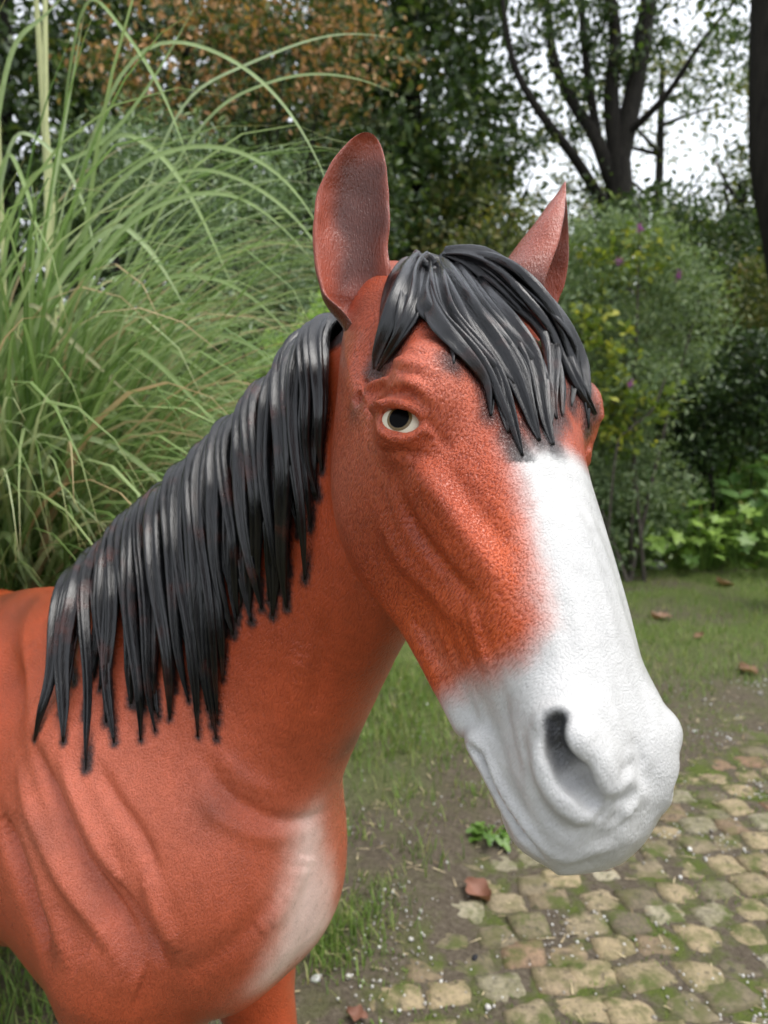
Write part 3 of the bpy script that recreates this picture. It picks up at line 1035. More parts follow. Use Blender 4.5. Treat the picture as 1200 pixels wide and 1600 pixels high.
# ------------------------------------------------------------------ ears
def ear_mesh(base, tip, opening, width, wrap, bend, prof, bow=0.0, thick=.0085):
    base = np.asarray(base); tip = np.asarray(tip)
    ax = unit(tip - base); op = unit(np.asarray(opening) - ax * np.dot(opening, ax)); sd = np.cross(ax, op)
    L = np.linalg.norm(tip - base)
    U = np.linspace(-.10, 1, 40)
    wprof = np.interp(U, [-.10, 0, .06, .12, .25, .50, .70, .85, .93, .98, 1.0], prof)
    th = np.radians(np.interp(U, [-.10, .05, .15, .35, .6, .85, 1.0], wrap))
    nA = 15
    rings = []; inner = []
    for u, w, tm in zip(U, wprof, th):
        c = base + ax * L * u + sd * bend * L * u * u * .5 - sd * bend * L * .5 * u + op * bow * L * 4 * u * (1 - u)
        hw = width * w
        rho = hw / (math.sin(tm) if tm < math.pi / 2 else 1.0)
        tk = 1.35 * thick * (.55 + .45 * math.sin(math.pi * min(1, max(0, u)) ** .6)) * min(1, w * 2.2)
        ang = np.linspace(-tm, tm, nA)
        rim = 1 - .55 * np.abs(np.linspace(-1, 1, nA)) ** 6
        oc = -op * rho * (1.0 if tm > 1.2 else math.cos(tm) * .8 + .2)
        o = [c - oc * .0 + sd * rho * math.sin(a) - op * (rho * math.cos(a) - rho * math.cos(tm) * .6) - (op * math.cos(a) - sd * math.sin(a)) * tk * .5 * r for a, r in zip(ang, rim)]
        i = [c + sd * rho * math.sin(a) - op * (rho * math.cos(a) - rho * math.cos(tm) * .6) + (op * math.cos(a) - sd * math.sin(a)) * tk * .5 * r for a, r in zip(ang, rim)]
        rings.append(o + i[::-1]); inner.append([0.0] * nA + [1.0] * nA)
    R = np.array(rings); m = R.shape[1]
    vs = R.reshape(-1, 3); fs = []
    for i in range(len(U) - 1):
        for j in range(m):
            a = i * m + j; b2 = i * m + (j + 1) % m
            fs.append((a, b2, b2 + m, a + m))
    fs.append(tuple((len(U) - 1) * m + j for j in range(m)))
    fs.append(tuple(reversed(range(m))))
    u_all = np.repeat(U, m)
    return vs, fs, np.array(inner).ravel(), u_all, ax, sd, op

def make_ear(base, tip, opening, width, wrap, bend, dark, prof, bow=0.0):
    vs, fs, inn, uu, ax, sd, op = ear_mesh(base, tip, opening, width, wrap, bend, prof, bow)
    vs = vs + np.stack([vnoise(vs, 38, 61) - .5, vnoise(vs, 38, 62) - .5, vnoise(vs, 38, 63) - .5], 1) * .0045
    me = mesh_from('ear', vs, fs)
    sub = vs - np.asarray(base)
    c = np.tile(np.array([.33, .070, .036]), (len(vs), 1))
    nzz = vnoise(vs, 30, 5)
    rimd = np.abs(sub @ sd) / width
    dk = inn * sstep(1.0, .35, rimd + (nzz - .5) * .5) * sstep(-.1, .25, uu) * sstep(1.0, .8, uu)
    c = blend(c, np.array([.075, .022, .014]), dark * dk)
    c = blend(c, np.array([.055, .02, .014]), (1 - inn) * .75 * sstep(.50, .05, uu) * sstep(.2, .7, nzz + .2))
    c = blend(c, np.array([.38, .10, .065]), .5 * inn * sstep(.35, .1, uu) * sstep(.6, .2, rimd))
    at = me.color_attributes.new('paint', 'FLOAT_COLOR', 'POINT')
    at.data.foreach_set('color', np.concatenate([c, np.ones((len(c), 1))], 1).astype(np.float32).ravel())
    at = me.attributes.new('flow', 'FLOAT_VECTOR', 'POINT')
    at.data.foreach_set('vector', np.stack([vs @ ax, vs @ sd, vs @ op], 1).astype(np.float32).ravel())
    at = me.attributes.new('gloss', 'FLOAT', 'POINT')
    at.data.foreach_set('value', np.full(len(vs), .25, np.float32))
    at = me.attributes.new('coat', 'FLOAT', 'POINT')
    at.data.foreach_set('value', np.full(len(vs), .45, np.float32))
    o = hpart('ear', me, M_SKIN)
    sb = o.modifiers.new('smooth', 'SUBSURF'); sb.levels = 1; sb.render_levels = 2
    return o
toc = lambda p: CAM - np.asarray(p)
eb, et = P(566, 500, .790), P(574, 204, .800)
make_ear(eb, et, unit(toc(eb)) * 1.0 + np.array([.12, 0, 0]), .0395, [150, 125, 85, 68, 60, 55, 40], .52, .88,
         [.42, .50, .68, .84, .95, 1.0, .93, .72, .52, .32, .12])
eb, et = P(826, 500, .86), P(884, 284, .875)
make_ear(eb, et, unit(np.array([1.0, -.30, .05])), .054, [150, 130, 112, 100, 92, 80, 50], -.30, .8,
         [.95, 1.0, 1.05, 1.06, 1.0, .80, .57, .34, .22, .12, .06], .10)

# ------------------------------------------------------------------ mane and forelock: moulded locks
def hair_material():
    m, nt, b = new_mat('black_gloss_hair_paint', .3, .5)
    tc = N(nt, 'ShaderNodeTexCoord')
    fl_ = attr(nt, 'strand').outputs['Vector']
    mp = N(nt, 'ShaderNodeMapping'); mp.inputs['Scale'].default_value = (1.6, 7, 1)
    nt.links.new(fl_, mp.inputs['Vector'])
    n1 = noise_tex(nt, mp.outputs[0], 2.4, 4, .6)
    n2 = noise_tex(nt, tc.outputs['Object'], 45, 4, .6)
    cbase = ramp(nt, [(.35, (.003, .003, .0035)), (.75, (.010, .010, .011))], n2.outputs[0])
    # rust showing through where the black was sprayed thin
    sp = N(nt, 'ShaderNodeSeparateXYZ'); nt.links.new(fl_, sp.inputs[0])
    thin = math_node(nt, 'MULTIPLY', ramp(nt, [(.56, (0, 0, 0)), (.74, (1, 1, 1))], noise_tex(nt, tc.outputs['Object'], 16, 3, .6).outputs[0]).outputs[0], .45)
    nt.links.new(mixc(nt, thin, cbase.outputs[0], (.13, .030, .016)), b.inputs['Base Color'])
    rr = ramp(nt, [(.3, (.11, .11, .11)), (.7, (.24, .24, .24))], n2.outputs[0])
    nt.links.new(rr.outputs[0], b.inputs['Roughness'])
    b.inputs['Coat Weight'].default_value = .10
    b.inputs['Coat Roughness'].default_value = .18
    add_bump(nt, b, n1.outputs[0], .35, .0022)
    return m
M_HAIR = hair_material()

def lock_mesh(path, nor, width, thick, ridges=3, phase=0.0, twist=0.0):
    """a flattened tapering tube with combed ridges; path (n,3), nor (n,3) outward, width/thick arrays"""
    n = len(path)
    T = frames(path)
    S = np.cross(T, nor); S /= np.linalg.norm(S, axis=1)[:, None] + 1e-12
    Nn = np.cross(S, T)
    K = 17
    x = np.linspace(-1, 1, K)
    vs = []; st = []
    Lc = np.concatenate([[0], np.cumsum(np.linalg.norm(np.diff(path, axis=0), axis=1))])
    for i in range(n):
        ph = phase + twist * i / n
        top = np.sqrt(np.clip(1 - x ** 2, 0, 1)) * (1 + .58 * np.cos(ridges * math.pi * x + ph))
        bot = -.45 * np.sqrt(np.clip(1 - x ** 2, 0, 1))
        for j in range(K):
            vs.append(path[i] + S[i] * width[i] * x[j] + Nn[i] * thick[i] * top[j]); st.append((Lc[i] * 20, x[j], 0))
        for j in range(K - 2, 0, -1):
            vs.append(path[i] + S[i] * width[i] * x[j] + Nn[i] * thick[i] * bot[j]); st.append((Lc[i] * 20, x[j], 1))
    m = 2 * K - 2
    I = np.arange(n - 1)[:, None] * m; J = np.arange(m)[None, :]
    A = (I + J); Bq = (I + (J + 1) % m)
    F = np.stack([A, Bq, Bq + m, A + m], -1).reshape(-1, 4)
    me = mesh_from('lock', np.array(vs), F)
    bm = bmesh.new(); bm.from_mesh(me)
    bm.verts.ensure_lookup_table()
    bm.faces.new([bm.verts[j] for j in range(m)][::-1]); bm.faces.new([bm.verts[(n - 1) * m + j] for j in range(m)])
    bm.normal_update()
    bmesh.ops.recalc_face_normals(bm, faces=bm.faces[:])
    bm.to_mesh(me); bm.free()
    me.polygons.foreach_set('use_smooth', np.ones(len(me.polygons), bool))
    at = me.attributes.new('strand', 'FLOAT_VECTOR', 'POINT')
    at.data.foreach_set('vector', np.array(st, np.float32).ravel())
    return me

# crest core under the locks
core_p = crest_pts[1:38]; core_n = Uh[1:38]
mane = hpart('mane', lock_mesh(core_p, core_n, np.interp(np.arange(37), [0, 5, 30, 36], [.022, .030, .034, .012]), np.interp(np.arange(37), [0, 5, 30, 36], [.010, .012, .012, .004]), 5), M_HAIR)

for mp_ in MANE_PATHS:
    hpart('lock', lock_mesh(*mp_), M_HAIR, mane)
core_path = np.array([surf(650, 425, .80)[0], surf(690, 425, .79)[0], surf(740, 450, .76)[0], surf(790, 510, .73)[0]])
core_path = cr_spline(core_path, 12)
core_nr = np.tile(HR[:, 1], (12, 1))
forelock = hpart('forelock', lock_mesh(core_path, core_nr, np.interp(np.linspace(0, 1, 12), [0, .3, .7, 1], [.012, .03, .03, .008]), np.full(12, .006), 4), M_HAIR)
for fp_ in FORE_PATHS:
    hpart('lock', lock_mesh(*fp_), M_HAIR, forelock)

# tail, hanging behind the croup
tp = np.array([B(-1.05, 0, W0[2] - .12), B(-1.18, 0, W0[2] - .20), B(-1.25, .01, W0[2] - .45), B(-1.24, .02, W0[2] - .75), B(-1.22, .02, .28)])
tpath = cr_spline(tp, 30)
hpart('tail', lock_mesh(tpath, np.tile(-BF, (30, 1)), np.interp(np.linspace(0, 1, 30), [0, .2, .6, 1], [.03, .06, .07, .01]), np.interp(np.linspace(0, 1, 30), [0, .2, .6, 1], [.03, .045, .04, .006]), 5), M_HAIR)
print('hair', _t.time() - _t0)

# ------------------------------------------------------------------ ground
def G(px, py, z=0.0):
    """point of the ground seen at photograph pixel (px, py)"""
    d = M_CAM @ np.array([(px - 600) / FPX, (py - 800) / FPX, 1.0])
    return CAM + d * ((z - CAM[2]) / d[2])

PAVE_EDGE = np.array([(-1.2, .90), (-.62, 1.30), (-.34, 1.62), (-.10, 1.86), (.10, 2.12), (.24, 2.40), (.62, 2.84), (1.20, 3.30), (1.80, 3.62), (3.0, 4.0), (6.0, 4.6)])
def pave_side(x, y):
    """positive on the paved side of the edge (metres, roughly)"""
    ye = np.interp(x, PAVE_EDGE[:, 0], PAVE_EDGE[:, 1])
    return (ye - y) * .72

def ground_z(x, y):
    p3 = np.stack([np.asarray(x, float).ravel(), np.asarray(y, float).ravel(), np.zeros(np.size(x))], 1)
    nz = (vnoise(p3, 2.2, 11) - .5) * .03 + (vnoise(p3, 9, 12) - .5) * .012
    s = pave_side(p3[:, 0], p3[:, 1]) + (vnoise(p3, 3.0, 13) - .5) * .25
    k = sstep(-.10, .28, s)
    z = (nz + .012) * (1 - k) + (nz * .25 - .014) * k
    far = sstep(4.5, 9, p3[:, 1])
    z = z + far * .05
    return z.reshape(np.shape(x))

def spaced(lo, hi, mid0, mid1, fine, grow):
    out = list(np.arange(mid0, mid1, fine))
    a, st = mid1, fine
    while a < hi:
        out.append(a); st *= grow; a += st
    out.append(hi)
    a, st = mid0, fine
    while True:
        st *= grow; a -= st
        if a < lo: break
        out.insert(0, a)
    out.insert(0, lo)
    return np.array(out)
gx = spaced(-250, 250, -1.4, 2.6, .03, 1.12)
gy = spaced(-250, 250, 1.2, 4.4, .03, 1.10)
X, Y = np.meshgrid(gx, gy, indexing='ij')
Z = ground_z(X, Y)
nx_, ny_ = X.shape
idx = np.arange(nx_ * ny_).reshape(nx_, ny_)
F = np.stack([idx[:-1, :-1], idx[1:, :-1], idx[1:, 1:], idx[:-1, 1:]], -1).reshape(-1, 4)
me = mesh_from('ground', np.stack([X, Y, Z], -1).reshape(-1, 3), F)
p3 = np.stack([X.ravel(), Y.ravel(), np.zeros(X.size)], 1)
grassy = np.clip(sstep(3.2, 4.6, Y.ravel()) * .9 + .6 * sstep(.5, .75, vnoise(p3, 1.4, 17)) * (1 - sstep(-.1, .3, pave_side(X.ravel(), Y.ravel()))), 0, 1)
at = me.attributes.new('grassy', 'FLOAT', 'POINT')
at.data.foreach_set('value', grassy.astype(np.float32))
at = me.attributes.new('paved', 'FLOAT', 'POINT')
at.data.foreach_set('value', sstep(-.05, .3, pave_side(X.ravel(), Y.ravel())).astype(np.float32))

def soil_material():
    m, nt, b = new_mat('garden_soil', .9, .25)
    tc = N(nt, 'ShaderNodeTexCoord')
    o = tc.outputs['Object']
    n1 = noise_tex(nt, o, 7, 6, .65); n2 = noise_tex(nt, o, 60, 5, .7); n3 = noise_tex(nt, o, 220, 3, .7); n4 = noise_tex(nt, o, 2.3, 4, .6)
    soil = ramp(nt, [(.25, (.055, .042, .030)), (.5, (.115, .092, .066)), (.72, (.18, .150, .112))], n2.outputs[0])
    soil2 = mixc(nt, ramp(nt, [(.58, (0, 0, 0)), (.70, (.8, .8, .8))], n3.outputs[0]).outputs[0], soil.outputs[0], (.17, .14, .10))
    # rotted leaf bits and straw
    vor = N(nt, 'ShaderNodeTexVoronoi'); vor.inputs['Scale'].default_value = 38; vor.inputs['Randomness'].default_value = 1
    nt.links.new(o, vor.inputs['Vector'])
    bits = ramp(nt, [(.10, (1, 1, 1)), (.20, (0, 0, 0))], vor.outputs['Distance'])
    soil3 = mixc(nt, math_node(nt, 'MULTIPLY', bits.outputs[0], ramp(nt, [(.55, (0, 0, 0)), (.65, (1, 1, 1))], n1.outputs[0]).outputs[0]), soil2, (.14, .095, .055))
    moss = ramp(nt, [(.3, (.050, .068, .014)), (.7, (.14, .18, .032))], n3.outputs[0])
    mm = ramp(nt, [(.47, (0, 0, 0)), (.60, (1, 1, 1))], n1.outputs[0])
    pv = attr(nt, 'paved').outputs['Fac']
    mossf = math_node(nt, 'MULTIPLY', mm.outputs[0], math_node(nt, 'ADD', math_node(nt, 'MULTIPLY', pv, .75), .18))
    c1 = mixc(nt, mossf, soil3, moss.outputs[0])
    gr = ramp(nt, [(.3, (.060, .090, .020)), (.7, (.15, .20, .045))], n2.outputs[0])
    gf_ = math_node(nt, 'MULTIPLY', attr(nt, 'grassy').outputs['Fac'], ramp(nt, [(.32, (0, 0, 0)), (.55, (.9, .9, .9))], n4.outputs[0]).outputs[0])
    c2 = mixc(nt, gf_, c1, gr.outputs[0])
    nt.links.new(c2, b.inputs['Base Color'])
    hgt = math_node(nt, 'ADD', math_node(nt, 'MULTIPLY', n2.outputs[0], 1.0), math_node(nt, 'MULTIPLY', n3.outputs[0], .5))
    add_bump(nt, b, hgt, .9, .012)
    return m
ground = obj('ground', me, soil_material())
tag(ground, 'brown soil with moss and thin grass around the paving', kind='structure')

# ------------------------------------------------------------------ paving stones
def stone_material():
    m, nt, b = new_mat('worn_sandstone_sett', .85, .3)
    tc = N(nt, 'ShaderNodeTexCoord'); oi = N(nt, 'ShaderNodeObjectInfo')
    geo = N(nt, 'ShaderNodeNewGeometry')
    pos = geo.outputs['Position']
    cr_ = ramp(nt, [(0.0, (.22, .175, .108)), (.16, (.33, .265, .165)), (.30, (.165, .140, .090)), (.46, (.125, .105, .074)), (.60, (.26, .215, .140)), (.72, (.21, .128, .085)), (.86, (.17, .155, .100)), (1.0, (.40, .36, .27))], oi.outputs['Random'])
    n1 = noise_tex(nt, pos, 14, 5, .65); n2 = noise_tex(nt, pos, 70, 5, .7); n3 = noise_tex(nt, pos, 6, 4, .6); n4 = noise_tex(nt, pos, 260, 2, .6)
    c1 = mixc(nt, .85, cr_.outputs[0], ramp(nt, [(.28, (.55, .54, .52)), (.5, (1.15, 1.13, 1.1)), (.75, (1.6, 1.55, 1.45))], n2.outputs[0]).outputs[0], 'MULTIPLY')
    c2 = mixc(nt, ramp(nt, [(.54, (0, 0, 0)), (.66, (.8, .8, .8))], noise_tex(nt, pos, 36, 4, .7).outputs[0]).outputs[0], c1, (.060, .052, .040))
    c2b = mixc(nt, ramp(nt, [(.45, (0, 0, 0)), (.66, (.75, .75, .75))], n1.outputs[0]).outputs[0], c2, (.115, .110, .042))
    sp = N(nt, 'ShaderNodeSeparateXYZ'); nt.links.new(tc.outputs['Object'], sp.inputs[0])
    mossf = math_node(nt, 'MULTIPLY', ramp(nt, [(.47, (0, 0, 0)), (.60, (1, 1, 1))], n3.outputs[0]).outputs[0], ramp(nt, [(.42, (0, 0, 0)), (.60, (1, 1, 1))], n1.outputs[0]).outputs[0])
    c3 = mixc(nt, math_node(nt, 'MULTIPLY', mossf, .85), c2b, mixc(nt, n4.outputs[0], (.035, .055, .010), (.105, .135, .025)))
    nt.links.new(c3, b.inputs['Base Color'])
    add_bump(nt, b, math_node(nt, 'ADD', n2.outputs[0], math_node(nt, 'MULTIPLY', n4.outputs[0], .4)), .6, .006)
    return m
M_STONE = stone_material()

def sett_mesh(seed, lx, ly):
    r = np.random.default_rng(seed)
    n = 6
    t = np.linspace(-1, 1, n)
    vs = []; h = .05
    top = np.zeros((n, n, 3))
    cor = r.normal(0, .13, (2, 2, 2))
    for i in range(n):
        for j in range(n):
            u, v = t[i], t[j]
            rr = max(abs(u), abs(v))
            # squircle outline with a rounded, uneven top
            k = 1 - .045 * (u * v) ** 2 * 1.4
            x = u * lx / 2 * k; y = v * ly / 2 * k
            wa = ((1 - u) / 2, (1 + u) / 2); wb = ((1 - v) / 2, (1 + v) / 2)
            dx = sum(cor[a, b2, 0] * wa[a] * wb[b2] for a in (0, 1) for b2 in (0, 1)) * lx * .5
            dy = sum(cor[a, b2, 1] * wa[a] * wb[b2] for a in (0, 1) for b2 in (0, 1)) * ly * .5
            z = -.006 * rr ** 8 + r.normal(0, .0022)
            top[i, j] = (x + dx + r.normal(0, .0012), y + dy + r.normal(0, .0012), z)
    V = [tuple(p) for p in top.reshape(-1, 3)]
    Fc = [(i * n + j, (i + 1) * n + j, (i + 1) * n + j + 1, i * n + j + 1) for i in range(n - 1) for j in range(n - 1)]
    ring = [i * n for i in range(n)] + [(n - 1) * n + j for j in range(1, n)] + [i * n + n - 1 for i in range(n - 2, -1, -1)] + [j for j in range(n - 2, 0, -1)]
    b0 = len(V)
    for k in ring:
        p = V[k]; V.append((p[0] * 1.03, p[1] * 1.03, -.018))
    b1 = len(V)
    for k in ring:
        p = V[k]; V.append((p[0] * 1.0, p[1] * 1.0, -h))
    m = len(ring)
    for k in range(m):
        a, c = ring[k], ring[(k + 1) % m]
        Fc.append((a, b0 + k, b0 + (k + 1) % m, c))
        Fc.append((b0 + k, b1 + k, b1 + (k + 1) % m, b0 + (k + 1) % m))
    me = mesh_from('paver', np.array(V), [f[::-1] for f in Fc])
    bm = bmesh.new(); bm.from_mesh(me); bmesh.ops.recalc_face_normals(bm, faces=bm.faces[:]); bm.to_mesh(me); bm.free()
    if sum(p.normal.z for p in me.polygons[:25]) < 0:
        me.flip_normals()
    return me
setts = [sett_mesh(100 + i, RNG.uniform(.110, .138), RNG.uniform(.090, .107)) for i in range(16)]
for m_ in setts: m_.materials.append(M_STONE)
path_root = empty('paved_path', (0.9, 2.0, 0))
tag(path_root, 'path of worn mossy yellow-brown setts beside the soil', kind='structure')
ra = np.array([.992, .126]); rb = np.array([-.126, .992])
cand = []
for row in range(-8, 30):
    off = (row * .62) % 1.0
    for k in range(-16, 28):
        c = ra * ((k + off) * .136) + rb * (row * .1055 + .9) + RNG.normal(0, .009, 2)
        s = float(pave_side(c[0], c[1]))
        if s < -.02 or RNG.random() < .30 * math.exp(-(s / .12)): continue
        if c[1] < 1.25 or c[0] < -.9 or c[0] > 2.9: continue
        px, dep = to_px(np.array([[c[0], c[1], 0.0]]))
        if not (-150 < px[0, 0] < 1700 and px[0, 1] < 1800): continue
        cand.append((c, s, max(0, px[0, 0] - 1260, -40 - px[0, 0], px[0, 1] - 1640)))
print('pavers', len(cand))
cand = sorted(cand, key=lambda t: t[2])[:300]      # those in view first
for c, s, _o in cand:
    o = obj('paver', setts[int(RNG.integers(16))], None, path_root)
    sink = -.006 - .016 * math.exp(-s / .14) + RNG.normal(0, .003)
    o.location = (c[0] - .9, c[1] - 2.0, sink)
    o.rotation_euler = (RNG.normal(0, .04), RNG.normal(0, .04), math.atan2(ra[1], ra[0]) + RNG.normal(0, .10) + (math.pi if RNG.random() < .5 else 0))

# ------------------------------------------------------------------ gravel, moss and grass nobody could count
def scatter_mesh(name, base_v, base_f, pos, scl, rot, mat, kind='stuff', label=None):
    base_v = np.asarray(base_v, float); base_f = np.asarray(base_f)
    n = len(pos)
    c, s = np.cos(rot), np.sin(rot)
    bv = base_v[None] * np.asarray(scl).reshape(n, 1, -1)
    x = bv[..., 0] * c[:, None] - bv[..., 1] * s[:, None]; y = bv[..., 0] * s[:, None] + bv[..., 1] * c[:, None]
    V = np.stack([x, y, bv[..., 2]], -1) + np.asarray(pos)[:, None, :]
    F = base_f[None] + (np.arange(n) * len(base_v))[:, None, None]
    o = obj(name, mesh_from(name, V.reshape(-1, 3), F.reshape(-1, base_f.shape[1])), mat)
    return tag(o, label, None, None, kind)

def pebble_mat():
    m, nt, b = new_mat('white_grit', .6, .4)
    g = N(nt, 'ShaderNodeNewGeometry')
    c = ramp(nt, [(0, (.18, .16, .13)), (.35, (.36, .33, .29)), (.7, (.55, .53, .50)), (1, (.74, .73, .70))], g.outputs['Random Per Island'])
    nt.links.new(c.outputs[0], b.inputs['Base Color'])
    return m
t_ = (1 + 5 ** .5) / 2
ico_v = np.array([(-1, t_, 0), (1, t_, 0), (-1, -t_, 0), (1, -t_, 0), (0, -1, t_), (0, 1, t_), (0, -1, -t_), (0, 1, -t_), (t_, 0, -1), (t_, 0, 1), (-t_, 0, -1), (-t_, 0, 1)]) / 1.9
ico_f = np.array([(0, 11, 5), (0, 5, 1), (0, 1, 7), (0, 7, 10), (0, 10, 11), (1, 5, 9), (5, 11, 4), (11, 10, 2), (10, 7, 6), (7, 1, 8), (3, 9, 4), (3, 4, 2), (3, 2, 6), (3, 6, 8), (3, 8, 9), (4, 9, 5), (2, 4, 11), (6, 2, 10), (8, 6, 7), (9, 8, 1)])
pts = RNG.uniform((-.6, 1.4), (2.2, 3.9), (16000, 2))
p3 = np.concatenate([pts, np.zeros((len(pts), 1))], 1)
dens = .06 + 1.0 * sstep(.55, .72, vnoise(p3, 4.0, 31)) * (pave_side(pts[:, 0], pts[:, 1]) > -.15) + .10 * sstep(.5, .7, vnoise(p3, 2.0, 32))
pts = pts[RNG.random(len(pts)) < dens * .50]
zz = ground_z(pts[:, 0], pts[:, 1])
sc = RNG.uniform(.0018, .0052, len(pts)) * np.where(RNG.random(len(pts)) < .06, 1.8, 1)
scatter_mesh('gravel', ico_v, ico_f, np.stack([pts[:, 0], pts[:, 1], zz + sc * .4 + .002], 1), sc[:, None] * RNG.uniform(.7, 1.2, (len(pts), 3)), RNG.random(len(pts)) * 6, pebble_mat(), label='white grit lying in the joints of the setts')

GAIN = 1.8
def leaf_mat(name, stops, rough=.5, trans=.35, spec=.4, attr_rand='Random Per Island'):
    m, nt, b = new_mat(name, rough, spec)
    g = N(nt, 'ShaderNodeNewGeometry')
    c = ramp(nt, [(p_, tuple(min(.8, GAIN * x) for x in c_)) for p_, c_ in stops], g.outputs[attr_rand])
    n = noise_tex(nt, g.outputs['Position'], 9, 3)
    cc = mixc(nt, .5, c.outputs[0], ramp(nt, [(.3, (.68, .68, .68)), (.7, (1.25, 1.25, 1.25))], n.outputs[0]).outputs[0], 'MULTIPLY')
    nt.links.new(cc, b.inputs['Base Color'])
    tr = N(nt, 'ShaderNodeBsdfTranslucent')
    nt.links.new(mixc(nt, 1.0, cc, (1.15, 1.25, .55), 'MULTIPLY'), tr.inputs['Color'])
    mx = N(nt, 'ShaderNodeMixShader'); mx.inputs[0].default_value = trans
    nt.links.new(b.outputs[0], mx.inputs[1]); nt.links.new(tr.outputs[0], mx.inputs[2])
    nt.links.new(mx.outputs[0], nt.nodes['Material Output'].inputs['Surface'])
    return m

def blades_mesh(base, length, width, lean, azim, segs=4, curl=1.0):
    """flat bent grass blades; arrays of equal length n"""
    n = len(base)
    u = np.linspace(0, 1, segs + 1)
    d = np.stack([np.cos(azim), np.sin(azim), np.zeros(n)], 1)
    sdv = np.stack([-np.sin(azim), np.cos(azim), np.zeros(n)], 1)
    V = np.zeros((n, (segs + 1) * 2, 3))
    p = base.copy()
    for k, t in enumerate(u):
        ang = lean + curl * t ** 1.6
        if k:
            step = length / segs
            am = lean + curl * ((t + u[k - 1]) / 2) ** 1.6
            p = p + d * (np.sin(am) * step)[:, None] + np.array([0, 0, 1.0]) * (np.cos(am) * step)[:, None]
        w = width * (1 - t ** 1.7) * .5 + .0003
        V[:, 2 * k] = p - sdv * w[:, None]; V[:, 2 * k + 1] = p + sdv * w[:, None]
    f = np.array([(2 * k, 2 * k + 1, 2 * k + 3, 2 * k + 2) for k in range(segs)])
    F = f[None] + (np.arange(n) * (segs + 1) * 2)[:, None, None]
    return V.reshape(-1, 3), F.reshape(-1, 4)

M_GRASS = leaf_mat('lawn_grass', [(0, (.045, .075, .015)), (.5, (.090, .150, .028)), (.8, (.14, .20, .045)), (1, (.24, .22, .10))], .55, .35)
pts = []
def patch(px, py, rx, ry, n, h):
    c = G(px, py)
    r_ = RNG.normal(0, 1, (n, 2)) * np.array([rx, ry]) * .5
    for q_ in r_:
        pts.append((c[0] + q_[0], c[1] + q_[1], h * RNG.uniform(.5, 1.2)))
patch(545, 1450, .16, .14, 340, .075); patch(515, 1500, .10, .10, 160, .06); patch(590, 1400, .10, .12, 70, .05)
patch(660, 1340, .10, .10, 50, .07); patch(640, 1260, .14, .2, 70, .06); patch(600, 1140, .34, .6, 900, .085); patch(650, 1080, .40, .6, 700, .09)
patch(740, 1250, .08, .1, 60, .05); patch(560, 1310, .10, .14, 60, .06); patch(40, 1560, .4, .4, 900, .10); patch(20, 1500, .4, .4, 600, .10)
patch(470, 1480, .12, .14, 120, .06); patch(700, 1200, .2, .3, 90, .05)
# the lawn beyond the setts
N_L = 60000
lp = np.stack([RNG.uniform(-2.5, 5.5, N_L), RNG.uniform(3.0, 8.0, N_L)], 1)
p3 = np.concatenate([lp, np.zeros((N_L, 1))], 1)
dn_ = .15 + sstep(.38, .66, vnoise(p3, 1.6, 41)) * .9 + .25 * sstep(4.5, 5.6, lp[:, 1])
ps_ = pave_side(lp[:, 0], lp[:, 1])
keep = (RNG.random(N_L) < dn_) & (ps_ < -.10)
for q_ in lp[keep]:
    pts.append((q_[0], q_[1], RNG.uniform(.03, .075)))
# moss and grass in the joints
N_M = 16000
lp = np.stack([RNG.uniform(-.4, 2.4, N_M), RNG.uniform(1.45, 3.6, N_M)], 1)
p3 = np.concatenate([lp, np.zeros((N_M, 1))], 1)
keep = (RNG.random(N_M) < sstep(.48, .66, vnoise(p3, 5.0, 43)) * .85) & (pave_side(lp[:, 0], lp[:, 1]) > -.2)
for q_ in lp[keep]:
    pts.append((q_[0], q_[1], RNG.uniform(.010, .024)))
pts = np.array(pts)
zz = ground_z(pts[:, 0], pts[:, 1])
V, F = blades_mesh(np.stack([pts[:, 0], pts[:, 1], zz - .003], 1), pts[:, 2], RNG.uniform(.0022, .0050, len(pts)), RNG.uniform(0, .6, len(pts)), RNG.random(len(pts)) * 6.283, 3, RNG.uniform(.2, 1.2, len(pts)))
tag(obj('grass', mesh_from('grass', V, F), M_GRASS), 'thin short grass growing through the soil and between the setts', kind='stuff')
# straw and dead stems on the soil
ns = 700
lp = np.stack([RNG.uniform(-.5, 1.8, ns), RNG.uniform(1.55, 4.6, ns)], 1)
M_STRAW = leaf_mat('dry_straw', [(0, (.15, .11, .06)), (1, (.36, .30, .19))], .7, .1)
V, F = blades_mesh(np.stack([lp[:, 0], lp[:, 1], ground_z(lp[:, 0], lp[:, 1]) + .006], 1), RNG.uniform(.012, .06, ns), RNG.uniform(.002, .005, ns), np.full(ns, 1.50), RNG.random(ns) * 6.283, 3, RNG.uniform(-.05, .15, ns))
tag(obj('straw', mesh_from('straw', V, F), M_STRAW), 'scraps of dry straw scattered on the soil and setts', kind='stuff')
print('ground', _t.time() - _t0)

